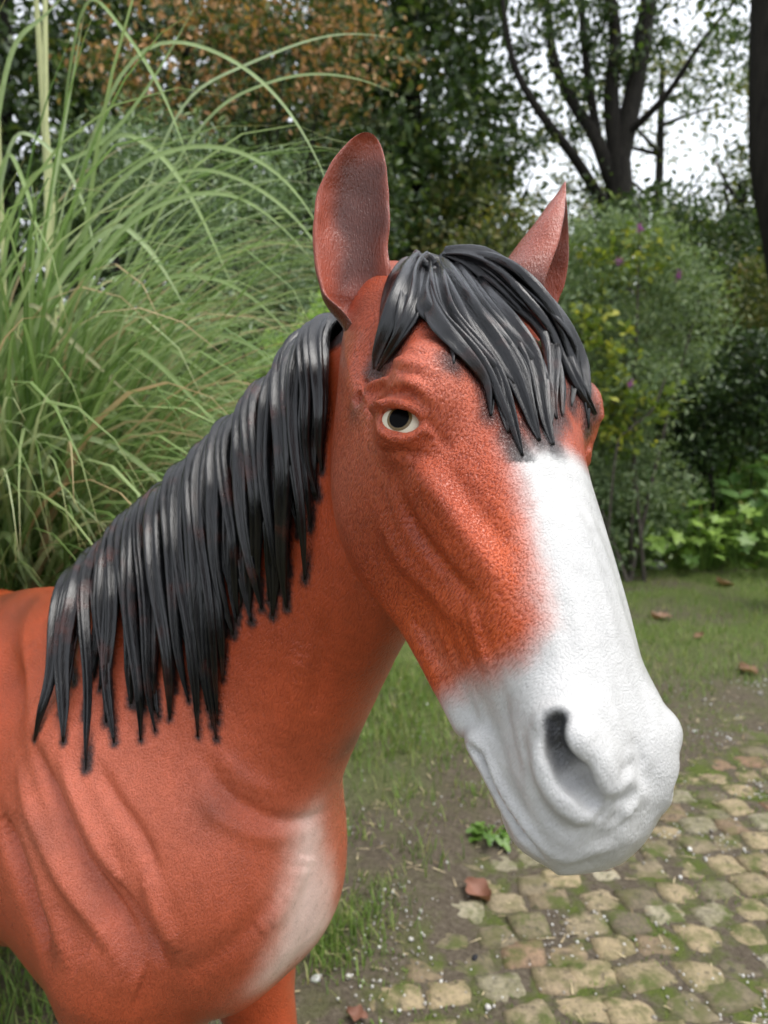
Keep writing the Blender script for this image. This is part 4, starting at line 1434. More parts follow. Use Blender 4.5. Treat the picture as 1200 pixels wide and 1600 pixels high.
# ------------------------------------------------------------------ plants: builders
def leaf_cloud(centres, size, rng, up=.35, aspect=.55, fold=.25):
    """diamond leaves folded on the midrib, two triangles each"""
    n = len(centres)
    size = np.broadcast_to(size, (n,))
    d = rng.normal(0, 1, (n, 3)); d /= np.linalg.norm(d, axis=1)[:, None]
    nrm = rng.normal(0, 1, (n, 3)) + np.array([0, 0, up * 3]); 
    s_ = np.cross(d, nrm); s_ /= np.linalg.norm(s_, axis=1)[:, None] + 1e-9
    nn = np.cross(s_, d)
    L = size[:, None]
    a = centres - d * L * .5; b = centres + d * L * .5
    m = centres - d * L * .05
    l = m + s_ * L * aspect * .5 + nn * L * fold * .3; r = m - s_ * L * aspect * .5 + nn * L * fold * .3
    V = np.stack([a, r, b, l], 1).reshape(-1, 3)
    o = np.arange(n)[:, None] * 4
    F = np.concatenate([o + np.array([[0, 1, 2]]), o + np.array([[0, 2, 3]])], 1).reshape(-1, 3)
    return V, F

def clumped(rng, n, ells, clumps, spread, shell=.5):
    """points gathered in clumps inside a list of ellipsoids (centre, radii)"""
    w = np.array([np.prod(e[1]) for e in ells]); w = w / w.sum()
    k = rng.choice(len(ells), clumps, p=w)
    d = rng.normal(0, 1, (clumps, 3)); d /= np.linalg.norm(d, axis=1)[:, None]
    r = rng.random(clumps) ** (1 / 3 * (1 - shell) + 1e-3)
    C = np.array([ells[i][0] for i in k]) + d * r[:, None] * np.array([ells[i][1] for i in k])
    j = rng.integers(0, clumps, n)
    sp = spread * rng.uniform(.5, 1.3, clumps)[j]
    return C[j] + rng.normal(0, 1, (n, 3)) * sp[:, None] * np.array([1, 1, .75])

def tube(path, rad, seg=8):
    path = np.asarray(path, float); n = len(path)
    T = frames(path)
    ref = np.array([.3, 1, .1])
    S = np.cross(T, ref); S /= np.linalg.norm(S, axis=1)[:, None] + 1e-9
    Bn = np.cross(T, S)
    ph = np.linspace(0, 2 * math.pi, seg, endpoint=False)
    V = path[:, None, :] + np.asarray(rad)[:, None, None] * (np.cos(ph)[None, :, None] * S[:, None, :] + np.sin(ph)[None, :, None] * Bn[:, None, :])
    I = np.arange(n - 1)[:, None] * seg; J = np.arange(seg)[None, :]
    A = I + J; B_ = I + (J + 1) % seg
    F = np.stack([A, B_, B_ + seg, A + seg], -1).reshape(-1, 4)
    return V.reshape(-1, 3), F

def join(parts):
    V = []; F = []; o = 0
    for v, f in parts:
        V.append(v); F.append(f + o); o += len(v)
    return np.concatenate(V), np.concatenate(F)

def bark_mat(name, c0, c1):
    m, nt, b = new_mat(name, .9, .2)
    g = N(nt, 'ShaderNodeNewGeometry')
    mp = N(nt, 'ShaderNodeMapping'); mp.inputs['Scale'].default_value = (14, 14, 3)
    nt.links.new(g.outputs['Position'], mp.inputs['Vector'])
    n = noise_tex(nt, mp.outputs[0], 1.5, 6, .7)
    nt.links.new(ramp(nt, [(.3, c0), (.7, c1)], n.outputs[0]).outputs[0], b.inputs['Base Color'])
    add_bump(nt, b, n.outputs[0], .8, .03)
    return m
M_BARK = bark_mat('dark_bark', (.007, .006, .005), (.026, .023, .018))
M_TWIG = bark_mat('grey_twig', (.07, .06, .05), (.15, .13, .11))
M_DARKLEAF = leaf_mat('dark_tree_leaf', [(0, (.012, .022, .008)), (.5, (.026, .046, .014)), (.85, (.048, .075, .020)), (1, (.09, .10, .03))], .45, .30)
M_OLIVE = leaf_mat('olive_tree_leaf', [(0, (.030, .040, .012)), (.5, (.060, .075, .020)), (.85, (.10, .105, .028)), (1, (.14, .10, .035))], .5, .38)
M_RUSTLEAF = leaf_mat('rusty_autumn_leaf', [(0, (.025, .040, .012)), (.40, (.055, .075, .022)), (.58, (.085, .085, .028)), (.66, (.20, .105, .045)), (.88, (.28, .150, .068)), (1, (.34, .21, .10))], .6, .25)
M_SILVER = leaf_mat('silver_green_feather', [(0, (.040, .070, .030)), (.6, (.085, .125, .060)), (.9, (.16, .21, .13)), (1, (.40, .45, .37))], .5, .30)
M_FERN = leaf_mat('pale_fern_green', [(0, (.10, .17, .035)), (.6, (.19, .28, .075)), (1, (.29, .37, .13))], .5, .35)
M_YELLOWLEAF = leaf_mat('yellow_green_leaf', [(0, (.055, .085, .020)), (.5, (.12, .16, .030)), (.85, (.26, .27, .045)), (1, (.38, .34, .07))], .45, .42)
M_GREYLEAF = leaf_mat('grey_green_leaf', [(0, (.060, .092, .042)), (.6, (.13, .175, .088)), (1, (.22, .26, .15))], .55, .30)
M_EVERGREEN = leaf_mat('glossy_evergreen_leaf', [(0, (.010, .020, .008)), (.6, (.024, .044, .014)), (1, (.055, .085, .024))], .3, .15)
M_COVER = leaf_mat('mid_green_cover_leaf', [(0, (.045, .085, .018)), (.6, (.095, .165, .034)), (.92, (.14, .21, .045)), (1, (.26, .20, .05))], .45, .30, attr_rand='Random Per Island')
M_FLOWER = leaf_mat('purple_flower', [(0, (.16, .03, .18)), (1, (.30, .08, .30))], .6, .3)

def tree(name, base, trunk_paths, ells, n, clumps, spread, size, mat, label, cat='tree', group=None, seed=1, shell=.4, aspect=.55):
    rng = np.random.default_rng(seed)
    root = empty(name, tuple(base))
    tag(root, label, cat, group)
    inv = Matrix.Translation(-root.location)
    v, f = join([tube(cr_spline(np.array([q_[0] for q_ in tp], float), 5 * len(tp)), np.interp(np.linspace(0, 1, 5 * len(tp)), np.linspace(0, 1, len(tp)), [q_[1] for q_ in tp])) for tp in trunk_paths])
    o = obj('trunk', mesh_from('trunk', v, f), M_BARK, root); o.matrix_parent_inverse = inv
    if n:
        c = clumped(rng, n, ells, clumps, spread, shell)
        c[:, 2] = np.maximum(c[:, 2], .03)
        V, F = leaf_cloud(c, rng.uniform(.6, 1.3, n) * size, rng, aspect=aspect)
        o = obj('crown', mesh_from('crown', V, F, False), mat, root); o.matrix_parent_inverse = inv
    return root

def limbs(base, top, r0, rng, n, reach, rise, r1=.03):
    """a trunk and n limbs leaving it"""
    base = np.asarray(base, float); top = np.asarray(top, float)
    mid = (base + top) / 2 + rng.normal(0, .12, 3) * np.array([1, 1, 0])
    out = [[(base, r0), (mid, r0 * .75), (top, r0 * .4)]]
    for k in range(n):
        t = rng.uniform(.35, .95)
        p = base + (top - base) * t
        a = rng.random() * 6.283
        d = np.array([math.cos(a), math.sin(a), 0]) * reach * rng.uniform(.6, 1.1)
        e = p + d + np.array([0, 0, rise * rng.uniform(.5, 1.2)])
        out.append([(p, r0 * .35), (p + d * .45 + np.array([0, 0, rise * .3]), r0 * .22), (e, r1 * .4)])
    return out
rg = np.random.default_rng(77)

# ------------------------------------------------------------------ trees at the back
def foot(px, depth):
    """ground point below a pixel column at a given depth"""
    p = P(px, 800, depth); p = np.array([p[0], p[1], 0.0]); return p

# the forked tree between the ears and the right edge
D = 11.0
fk = [[(foot(965, D), .26), (P(962, 480, D), .23), (P(968, 330, D), .20), (P(965, 250, D), .18)],
      [(P(965, 260, D), .16), (P(985, 170, D), .14), (P(1005, 60, D), .12), (P(1022, -80, D), .10), (P(1050, -300, D + .5), .05)],
      [(P(966, 270, D), .13), (P(955, 150, D), .11), (P(962, 60, D), .09), (P(945, -60, D), .08), (P(940, -260, D), .04)],
      [(P(962, 300, D), .12), (P(930, 215, D), .09), (P(895, 160, D + .3), .08), (P(865, 90, D + .4), .07), (P(850, -20, D + .5), .05), (P(800, -200, D), .03)],
      [(P(955, 340, D), .09), (P(900, 250, D - .4), .07), (P(840, 170, D - .6), .055), (P(800, 90, D - .6), .045), (P(780, -40, D - .6), .03)],
      [(P(935, 225, D), .07), (P(915, 90, D + .3), .055), (P(905, -40, D + .5), .045), (P(890, -200, D), .03)],
      [(P(975, 215, D), .06), (P(1040, 150, D - .5), .045), (P(1100, 60, D - .8), .03), (P(1150, 0, D - .8), .02)]]
cr_ells = [(P(840, 120, D + .5), (1.6, 1.4, 1.1)), (P(690, 40, D + 1), (1.1, 1.3, 1.0)), (P(930, -40, D), (1.8, 1.6, 1.0)), (P(820, 250, D), (1.2, 1.2, .65)), (P(980, 330, D), (1.0, 1.2, .55)), (P(640, 200, D + 1), (1.0, 1.2, .9)), (P(1000, 120, D + 1), (1.4, 1.2, .8)), (P(1120, 20, D), (1.2, 1.2, .8))]
tree('forked_tree', foot(965, D), fk, cr_ells, 9500, 170, .19, .11, M_DARKLEAF, 'tall dark forked tree with bare rising limbs behind the far ear', seed=3)

# the dark trunk at the right edge
D = 5.2
tree('dark_tree', foot(1205, D), [[(foot(1262, D), .15), (P(1242, 560, D), .12), (P(1222, 380, D), .12), (P(1206, 250, D), .14), (P(1206, 60, D), .14), (P(1214, -200, D), .13), (P(1225, -500, D), .10)],
                                  [(P(1204, -60, D), .06), (P(1120, -150, D), .04), (P(1040, -190, D), .02)]],
     [(P(1190, -200, D), (1.2, 1.2, .7)), (P(1150, 120, D + 3), (.35, .6, .7))], 1300, 40, .18, .085, M_DARKLEAF, 'dark tree trunk cut by the right edge of the picture', seed=4)

# tall trees closing the view
def back_tree(px, D, w, h0, h1, n, mat, label, seed, clumps=260, spread=.34, size=.14, tr=.2, trx=0):
    rng = np.random.default_rng(seed)
    b0 = foot(px + trx, D); topp = np.array([b0[0] + rng.normal(0, .3), b0[1], h1 * .9])
    c = np.array([b0[0] - trx / FPX * D, b0[1], (h0 + h1) / 2])
    ells = [(c, (w, w * .7, (h1 - h0) / 2)), (c + np.array([w * .5, 0, -.3 * (h1 - h0)]), (w * .6, w * .6, (h1 - h0) * .25)), (c + np.array([-w * .5, .3, .1 * (h1 - h0)]), (w * .6, w * .6, (h1 - h0) * .3))]
    return tree('tree', b0, limbs(b0, topp, tr, rng, 9, w * .7, 1.2), ells, n, clumps, spread, size, mat, label, 'tree', 'trees closing the view', seed)
back_tree(630, 13.0, 1.7, .6, 9.5, 21000, M_DARKLEAF, 'dense dark tree rising between the two ears of the horse', 11, 330, .30, .17)
back_tree(735, 12.0, 1.1, .5, 4.6, 5500, M_OLIVE, 'olive-green autumn tree right of the near ear', 12, 200, .26, .11, .10)
back_tree(300, 14.5, 2.6, .6, 9.8, 15000, M_DARKLEAF, 'dark tree behind the rusty shrub at upper left', 13, 300, .36, .19)
back_tree(60, 15.0, 2.6, .6, 10.5, 12000, M_DARKLEAF, 'dark tree behind the pampas grass at the left edge', 14, 260, .40, .20)
back_tree(480, 16.5, 2.2, .6, 9.0, 13000, M_DARKLEAF, 'dark tree showing over the tips of the arching grass', 15, 300, .40, .20)
back_tree(1135, 14.0, 1.2, 1.2, 5.4, 7000, M_DARKLEAF, 'slim dark tree left of the trunk at the right edge', 16, 170, .30, .12, .16)
back_tree(870, 18.0, 2.6, .6, 4.6, 12000, M_OLIVE, 'low olive-green tree behind the far ear', 17, 280, .38, .15, .14)
back_tree(1120, 19.0, 3.0, .5, 4.4, 13000, M_DARKLEAF, 'low dark tree far behind the flowering shrub', 18, 320, .40, .15, .15)
back_tree(1290, 16.0, 2.2, .8, 9.0, 9000, M_OLIVE, 'tall olive-green tree at the right edge behind the dark trunk', 19, 220, .42, .15)
back_tree(1000, 24.0, 4.0, 3.0, 11.5, 8500, M_OLIVE, 'thin-leaved far tree against the white sky', 20, 150, .34, .14, .2)
back_tree(660, 22.0, 3.0, .6, 11.0, 11000, M_DARKLEAF, 'far dark tree behind the forelock', 22, 330, .50, .24)
# a far wood under the crowns
wr = np.random.default_rng(55)
nw = 26000
wx = wr.uniform(-26, 28, nw); wy = wr.uniform(24, 31, nw)
wz = np.abs(wr.normal(0, 1, nw)) * (1.6 + 1.2 * (vnoise(np.stack([wx, wy, 0 * wx], 1), .35, 9)))
V, F = leaf_cloud(np.stack([wx, wy, wz], 1), wr.uniform(.25, .5, nw), wr)
# unseen leaf ring added at the sides and behind the camera to block low sky
nr2 = 15000
ang = wr.uniform(math.radians(40), math.radians(320), nr2)          # measured from the view direction
rad = wr.uniform(10.5, 14.0, nr2)
hz = 2.6 * vnoise(np.stack([rad * 0, np.cos(ang) * 9, np.sin(ang) * 9], 1), .45, 19) + 1.5
hz = hz * (1 + 1.3 * (np.cos(ang) > -.1))
z2 = wr.random(nr2) ** .8 * hz
V2, F2 = leaf_cloud(np.stack([rad * np.sin(ang), rad * np.cos(ang), z2], 1), wr.uniform(.35, .7, nr2), wr)
F = np.concatenate([F, F2 + len(V)]); V = np.concatenate([V, V2])
tag(obj('woodland_and_sky_blocker', mesh_from('woodland_and_sky_blocker', V, F, False), M_DARKLEAF), 'dark far undergrowth of the wood, with an unseen leaf ring added to block low sky light', kind='stuff')

# ------------------------------------------------------------------ shrubs
def shrub(name, base, ells, n, clumps, spread, size, mat, label, seed, stems=7, aspect=.5, cat='shrub', shell=.55, stem_mat=None, up=.35):
    rng = np.random.default_rng(seed)
    root = empty(name, tuple(base)); tag(root, label, cat)
    inv = Matrix.Translation(-root.location)
    st = []
    for k in range(stems):
        e = ells[k % len(ells)]
        tip = np.array(e[0]) + rng.normal(0, .45, 3) * np.array(e[1])
        b0 = np.array(base) + rng.normal(0, .12, 3) * np.array([1, 1, 0])
        st.append(tube(cr_spline(np.array([b0, (b0 + tip) / 2 + rng.normal(0, .08, 3), tip]), 10), np.linspace(.022, .005, 10), 5))
    v, f = join(st)
    o = obj('stem', mesh_from('stem', v, f), stem_mat or M_BARK, root); o.matrix_parent_inverse = inv
    c = clumped(rng, n, ells, clumps, spread, shell)
    c[:, 2] = np.maximum(c[:, 2], .02)
    V, F = leaf_cloud(c, rng.uniform(.6, 1.35, n) * size, rng, up, aspect)
    o = obj('foliage', mesh_from('foliage', V, F, False), mat, root); o.matrix_parent_inverse = inv
    return root
D = 6.6
shrub('autumn_shrub', foot(400, D), [(P(390, 120, D), (1.0, .8, .55)), (P(550, 120, D + .3), (.55, .6, .55)), (P(250, 90, D), (.8, .7, .6)), (P(430, -60, D), (1.2, .9, .4))], 9000, 170, .12, .070, M_RUSTLEAF, 'rust and green autumn shrub behind the pampas grass at upper left', 31, 12)
D = 7.4
shrub('leafy_bush', foot(380, D), [(P(420, 330, D), (1.4, .8, .8)), (P(380, 600, D), (1.3, .7, .9)), (P(200, 400, D), (1.0, .7, 1.0))], 15000, 330, .15, .08, M_DARKLEAF, 'dark green bush behind the arching grass, below the rusty shrub', 39, 8)
D = 4.1
shrub('feathery_shrub', foot(330, D), [(P(300, 300, D), (.55, .45, .36)), (P(430, 370, D), (.42, .42, .36)), (P(200, 260, D), (.4, .4, .3)), (P(380, 520, D), (.55, .45, .5)), (P(470, 470, D + .2), (.22, .3, .35))], 13000, 330, .085, .055, M_SILVER, 'silvery feathery shrub seen through the arching grass blades', 32, 14, .16)
D = 3.5
shrub('fern_clump', foot(470, D), [(P(470, 590, D), (.26, .3, .22)), (P(420, 680, D), (.35, .3, .28)), (P(510, 520, D + .2), (.15, .2, .2)), (P(450, 900, D), (.35, .3, .35)), (P(460, 780, D), (.35, .3, .3))], 13000, 380, .05, .035, M_FERN, 'pale green ferny clump just behind the mane', 33, 6, .3, stem_mat=M_TWIG)
D = 6.0
shrub('flowering_shrub', foot(985, D), [(P(980, 430, D), (.50, .45, .42)), (P(900, 520, D), (.30, .4, .5)), (P(1050, 500, D + .3), (.40, .4, .5)), (P(960, 620, D), (.45, .4, .42)), (P(930, 380, D), (.25, .3, .25)), (P(960, 740, D + .1), (.5, .3, .3)), (P(900, 760, D + .1), (.4, .3, .3)), (P(950, 790, D + .35), (.48, .25, .36)), (P(1010, 770, D + .5), (.4, .25, .36)), (P(955, 850, D - .05), (.42, .15, .20))], 21000, 520, .10, .060, M_GREYLEAF, 'grey-green shrub with purple flowers right of the far ear', 34, 5, .32, stem_mat=M_TWIG)
# its bright young leaves and flowers
fs_root = bpy.data.objects['flowering_shrub']
rng = np.random.default_rng(341)
c = clumped(rng, 1100, [(P(930, 560, 5.75), (.28, .2, .55)), (P(980, 400, 5.7), (.36, .2, .22)), (P(985, 640, 5.7), (.32, .2, .25))], 130, .06, .3)
V, F = leaf_cloud(c, rng.uniform(.05, .10, len(c)), rng, .4, .6)
o = obj('young_foliage', mesh_from('young_foliage', V, F, False), M_YELLOWLEAF, fs_root); o.matrix_parent_inverse = Matrix.Translation(-fs_root.location)
for px, py in ((968, 408), (1000, 355), (985, 600), (1060, 430)):
    cc = P(px, py, 5.5)
    pc = cc + rng.normal(0, .012, (40, 3)) * np.array([1, 1, 1.4])
    V, F = leaf_cloud(pc, rng.uniform(.012, .022, 40), rng, .2, .7)
    o = obj('flower', mesh_from('flower', V, F, False), M_FLOWER, fs_root); o.matrix_parent_inverse = Matrix.Translation(-fs_root.location)
D = 6.9
shrub('evergreen_bush', foot(1120, D), [(P(1110, 640, D), (.62, .5, .48)), (P(1170, 600, D), (.45, .5, .45)), (P(1060, 700, D), (.35, .4, .35))], 15000, 340, .075, .055, M_EVERGREEN, 'dark glossy evergreen bush behind the ground-cover leaves', 35, 8)
D = 7.6
shrub('evergreen_bush', foot(1230, D), [(P(1210, 480, D), (.5, .5, .5)), (P(1230, 620, D), (.5, .5, .6))], 8000, 220, .09, .06, M_OLIVE, 'olive-green bush below the dark trunk at the right edge', 36, 6)
D = 6.6
shrub('leafy_bush', foot(700, D), [(P(740, 600, D), (.9, .6, .8)), (P(600, 700, D), (.8, .6, .6)), (P(850, 620, D), (.6, .5, .7)), (P(790, 430, D + 1), (.7, .5, .7))], 16000, 360, .12, .07, M_OLIVE, 'olive-green bush hidden behind the head of the horse', 37, 8)
D = 9
shrub('leafy_bush', foot(1130, D), [(P(1130, 420, D), (.9, .6, .55)), (P(1180, 520, D), (.8, .6, .6)), (P(1010, 400, D), (.8, .6, .6))], 13000, 300, .13, .075, M_DARKLEAF, 'dark leafy bush between the flowering shrub and the right trunk', 38, 8)
print('shrubs', _t.time() - _t0)

# ------------------------------------------------------------------ bed of broad-leaved plants
def broad_leaf(name, L, W, lobes, rng, cup=.2):
    """a leaf blade lying along +x, lobed or oval, as a small fan mesh"""
    n = 18
    vs = [(0, 0, 0)]
    for i in range(n):
        a = -math.pi + 2 * math.pi * i / n
        r = (1 + .32 * math.cos(lobes * a)) if lobes else 1
        notch = .45 if abs(abs(a) - math.pi) < .3 else 1
        x = L * (.5 + .5 * math.cos(a) * r * notch); y = W * .5 * math.sin(a) * r
        vs.append((x, y, cup * (abs(y) - .6 * ((x / L - .4) ** 2) * L) + rng.normal(0, .003)))
    vs[0] = (L * .35, 0, -cup * .1 * L)
    fs = [(0, 1 + i, 1 + (i + 1) % n) for i in range(n)]
    me = mesh_from(name, np.array(vs), fs)
    return me
def cover_mat(name, c0, c1):
    m = leaf_mat(name, [(0, c0), (1, c1)], .42, .28, .5)
    nt = m.node_tree
    oi = N(nt, 'ShaderNodeObjectInfo')
    for r_ in nt.nodes:
        if r_.type == 'VALTORGB' and r_.inputs[0].is_linked and r_.inputs[0].links[0].from_socket.name == 'Random Per Island':
            nt.links.new(oi.outputs['Random'], r_.inputs[0])
    return m
M_HOSTA = cover_mat('broad_leaf_green', (.06, .12, .03), (.14, .24, .07))
M_LOBED = cover_mat('lobed_leaf_green', (.06, .12, .022), (.17, .25, .05))
rng = np.random.default_rng(91)
hosta_m = [broad_leaf('leaf', .20, .13, 0, rng, .25) for _ in range(3)]
lobed_m = [broad_leaf('leaf', .12, .12, 5, rng, .12) for _ in range(4)]
for m_ in hosta_m: m_.materials.append(M_HOSTA)
for m_ in lobed_m: m_.materials.append(M_LOBED)
def leafy_plant(name, base, meshes, n, rad, h0, h1, label, group, rng, tilt=.5):
    root = empty(name, tuple(base)); tag(root, label, 'plant', group)
    st = []
    for k in range(n):
        a = rng.random() * 6.283; r = rad * math.sqrt(rng.random()); z = rng.uniform(h0, h1) * (1 - .35 * (r / rad) ** 2)
        p = np.array([math.cos(a) * r, math.sin(a) * r, z])
        st.append(tube(np.array([(p[0] * .2, p[1] * .2, 0), p * np.array([.7, .7, .6]), p]), [.005, .004, .003], 4))
        o = obj('leaf', meshes[int(rng.integers(len(meshes)))], None, root)
        o.location = p
        s = rng.uniform(.7, 1.25)
        o.scale = (s, s, s)
        o.rotation_euler = (rng.normal(0, .25), rng.uniform(-.1, tilt), a + rng.normal(0, .5))
    v, f = join(st)
    obj('stem', mesh_from('stem', v, f), M_COVER, root)
    return root
hp = [(960, 760, 6.9, 'beside the white face'), (1020, 748, 6.9, 'below the bare stick'), (1085, 742, 7.0, 'in the middle of the bed below the evergreen bush'), (1150, 748, 6.9, 'near the right edge below the evergreen bush'), (1205, 770, 6.7, 'cut by the right edge of the picture')]
for px, py, D, w in hp:
    b0 = foot(px, D)
    leafy_plant('broad_leaved_plant', b0, hosta_m, 20, .30, .55, 1.02, 'broad-leaved green plant ' + w, 'broad-leaved plants in the bed', rng, .7)
lp_ = [(965, 6.35, 'nearest the white face'), (1010, 6.30, 'behind the pale stone'), (1060, 6.35, 'just right of the pale stone'), (1110, 6.3, 'in the middle of the bed edge'), (1160, 6.35, 'second from the right edge'), (1210, 6.3, 'cut by the right edge'), (930, 6.6, 'half hidden by the white face')]
for px, D, w in lp_:
    leafy_plant('lobed_leaf_plant', foot(px, D), lobed_m, 30, .32, .12, .62, 'low plant with lobed leaves at the bed edge, ' + w, 'lobed-leaf plants along the bed edge', rng, .6)
# ground cover filling the bed
nb = 9000
bx = rng.uniform(1.4, 5.2, nb); by = rng.uniform(6.35, 8.6, nb)
bz = rng.random(nb) ** .6 * (.15 + .30 * vnoise(np.stack([bx, by, 0 * bx], 1), 2.0, 63) + .55 * np.clip(by - 6.2, 0, 1))
V, F = leaf_cloud(np.stack([bx, by, bz + .03], 1), rng.uniform(.04, .10, nb), rng, .6, .75)
tag(obj('ground_cover', mesh_from('ground_cover', V, F, False), M_COVER), 'mixed low green leaves filling the planting bed', kind='stuff')
nb = 7000
bx = rng.uniform(-6.0, 1.6, nb); by = rng.uniform(6.3, 8.6, nb)
V, F = leaf_cloud(np.stack([bx, by, rng.random(nb) * .5 + .03], 1), rng.uniform(.05, .11, nb), rng, .6, .75)
tag(obj('ground_cover', mesh_from('ground_cover', V, F, False), M_COVER), 'low green leaves behind the horse', kind='stuff')
# bare stick, pale stone
sk = np.array([P(1040, 590, 5.6), P(1020, 640, 5.6), P(985, 670, 5.6), P(962, 710, 5.65), foot(950, 5.7) + np.array([0, 0, .02])])
tag(obj('bare_stick', mesh_from('bare_stick', *tube(cr_spline(sk, 24), np.linspace(.007, .009, 24), 6)), M_TWIG), 'thin bare grey stick leaning in front of the flowering shrub', 'stick')

def lump(name, scale, rng, n=10, m=7, jit=.12):
    vs = []; fs = []
    for i in range(m + 1):
        t = math.pi * i / m
        for j in range(n):
            p = 2 * math.pi * j / n
            r = 1 + rng.normal(0, jit) * math.sin(t)
            vs.append((scale[0] * r * math.sin(t) * math.cos(p), scale[1] * r * math.sin(t) * math.sin(p), scale[2] * r * math.cos(t)))
    for i in range(m):
        for j in range(n):
            a = i * n + j; b_ = i * n + (j + 1) % n
            fs.append((a, a + n, b_ + n, b_))
    return mesh_from(name, np.array(vs), fs)
def rock_mat(name, c):
    m, nt, b = new_mat(name, .8, .3)
    tc = N(nt, 'ShaderNodeTexCoord')
    n = noise_tex(nt, tc.outputs['Object'], 40, 5, .7)
    nt.links.new(ramp(nt, [(.3, tuple(.6 * x for x in c)), (.7, c)], n.outputs[0]).outputs[0], b.inputs['Base Color'])
    add_bump(nt, b, n.outputs[0], .5, .01)
    return m
M_PALE = rock_mat('pale_stone', (.50, .49, .47)); M_BLACKROCK = rock_mat('black_stone', (.03, .03, .035)); M_WHITEROCK = rock_mat('white_stone', (.74, .73, .70))
def rock(name, px, py, sc, mat, label):
    g0 = G(px, py)
    o = obj(name, lump(name, sc, rng), mat)
    o.location = (g0[0], g0[1], float(ground_z(g0[0], g0[1])) + sc[2] * .5)
    o.rotation_euler = (0, 0, rng.random() * 6)
    return tag(o, label, 'stone')
rock('garden_stone', 1025, 893, (.075, .05, .045), M_PALE, 'pale rounded stone at the edge of the planting bed')
rock('pebble', 742, 1492, (.013, .009, .007), M_BLACKROCK, 'small black pebble lying between the setts')
rock('pebble', 494, 1530, (.017, .011, .008), M_WHITEROCK, 'white pebble on the soil beside the far foreleg')

# fallen leaves
def dead_leaf(L, rng):
    n = 9
    vs = []; fs = []
    for i in range(n):
        t = i / (n - 1)
        w = L * .36 * math.sin(math.pi * (t * .9 + .06)) * (1 + .22 * math.cos(t * 13) + rng.normal(0, .08))
        for j in (-1, -.5, 0, .5, 1):
            vs.append((L * (t - .5), w * j, .22 * L * (abs(j) ** 1.5) * (.4 + t) + rng.normal(0, .012 * L) + .05 * L * math.sin(t * 7)))
    for i in range(n - 1):
        for j in range(4):
            a = i * 5 + j
            fs.append((a, a + 5, a + 6, a + 1))
    return mesh_from('fallen_leaf', np.array(vs), fs)
M_DEAD = leaf_mat('dead_leaf_brown', [(0, (.115, .050, .032)), (1, (.15, .072, .048))], .6, .15)
M_DEAD2 = leaf_mat('dead_leaf_tan', [(0, (.15, .085, .052)), (1, (.19, .115, .075))], .6, .15)
for px, py, L, mt, lab in ((745, 1392, .105, M_DEAD, 'curled red-brown dead leaf lying on the setts'), (1033, 970, .13, M_DEAD2, 'dead leaf on the grass close to the white face'), (1132, 918, .14, M_DEAD2, 'dead leaf on the grass near the planting bed'),
                           (1168, 1056, .12, M_DEAD2, 'pinkish dead leaf on the grass at the right edge'), (558, 1588, .055, M_DEAD, 'small brown dead leaf on the soil at the bottom edge'), (1092, 1000, .07, M_DEAD, 'little dead leaf in the thin grass behind the muzzle')):
    g0 = G(px, py)
    o = obj('fallen_leaf', dead_leaf(L, rng), mt)
    o.location = (g0[0], g0[1], float(ground_z(g0[0], g0[1])) + .012)
    o.rotation_euler = (rng.normal(0, .2), rng.normal(0, .2), rng.random() * 6)
    tag(o, lab, 'leaf')
# little weed by the muzzle
wm_ = [broad_leaf('leaf', .045, .034, 3, rng, .15) for _ in range(2)]
M_WEED = cover_mat('weed_green', (.045, .095, .014), (.085, .15, .025))
for m_ in wm_: m_.materials.append(M_WEED)
g0 = G(768, 1308)
leafy_plant('weed', g0, wm_, 16, .045, .012, .05, 'small bright green weed at the edge of the setts', None, rng, .4)
del bpy.data.objects['weed']['category']; bpy.data.objects['weed']['category'] = 'weed'
print('plants', _t.time() - _t0)

# ------------------------------------------------------------------ pampas grass
def pampas_mat():
    m, nt, b = new_mat('pampas_blade', .45, .4)
    g = N(nt, 'ShaderNodeNewGeometry')
    st = attr(nt, 'strand').outputs['Vector']
    sp = N(nt, 'ShaderNodeSeparateXYZ'); nt.links.new(st, sp.inputs[0])
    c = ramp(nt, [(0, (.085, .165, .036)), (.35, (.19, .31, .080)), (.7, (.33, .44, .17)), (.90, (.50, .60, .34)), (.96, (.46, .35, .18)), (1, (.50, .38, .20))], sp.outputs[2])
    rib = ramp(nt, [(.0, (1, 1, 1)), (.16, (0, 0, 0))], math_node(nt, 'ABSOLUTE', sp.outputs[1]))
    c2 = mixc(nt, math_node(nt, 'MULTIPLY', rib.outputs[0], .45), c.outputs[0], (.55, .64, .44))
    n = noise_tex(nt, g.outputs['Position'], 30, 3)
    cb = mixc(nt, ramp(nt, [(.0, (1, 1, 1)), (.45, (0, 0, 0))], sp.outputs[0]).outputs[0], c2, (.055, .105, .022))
    c3 = mixc(nt, .4, cb, ramp(nt, [(.3, (.75, .75, .75)), (.7, (1.2, 1.2, 1.2))], n.outputs[0]).outputs[0], 'MULTIPLY')
    # dry brown tips
    tipf = ramp(nt, [(.93, (0, 0, 0)), (1.0, (.8, .8, .8))], sp.outputs[0])
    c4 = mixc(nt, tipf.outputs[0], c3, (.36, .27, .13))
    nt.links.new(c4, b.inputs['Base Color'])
    tr = N(nt, 'ShaderNodeBsdfTranslucent'); nt.links.new(c4, tr.inputs['Color'])
    mx = N(nt, 'ShaderNodeMixShader'); mx.inputs[0].default_value = .35
    nt.links.new(b.outputs[0], mx.inputs[1]); nt.links.new(tr.outputs[0], mx.inputs[2])
    nt.links.new(mx.outputs[0], nt.nodes['Material Output'].inputs['Surface'])
    return m
M_PAMPAS = pampas_mat()
PC = np.array([-1.38, 2.62, 0.0])
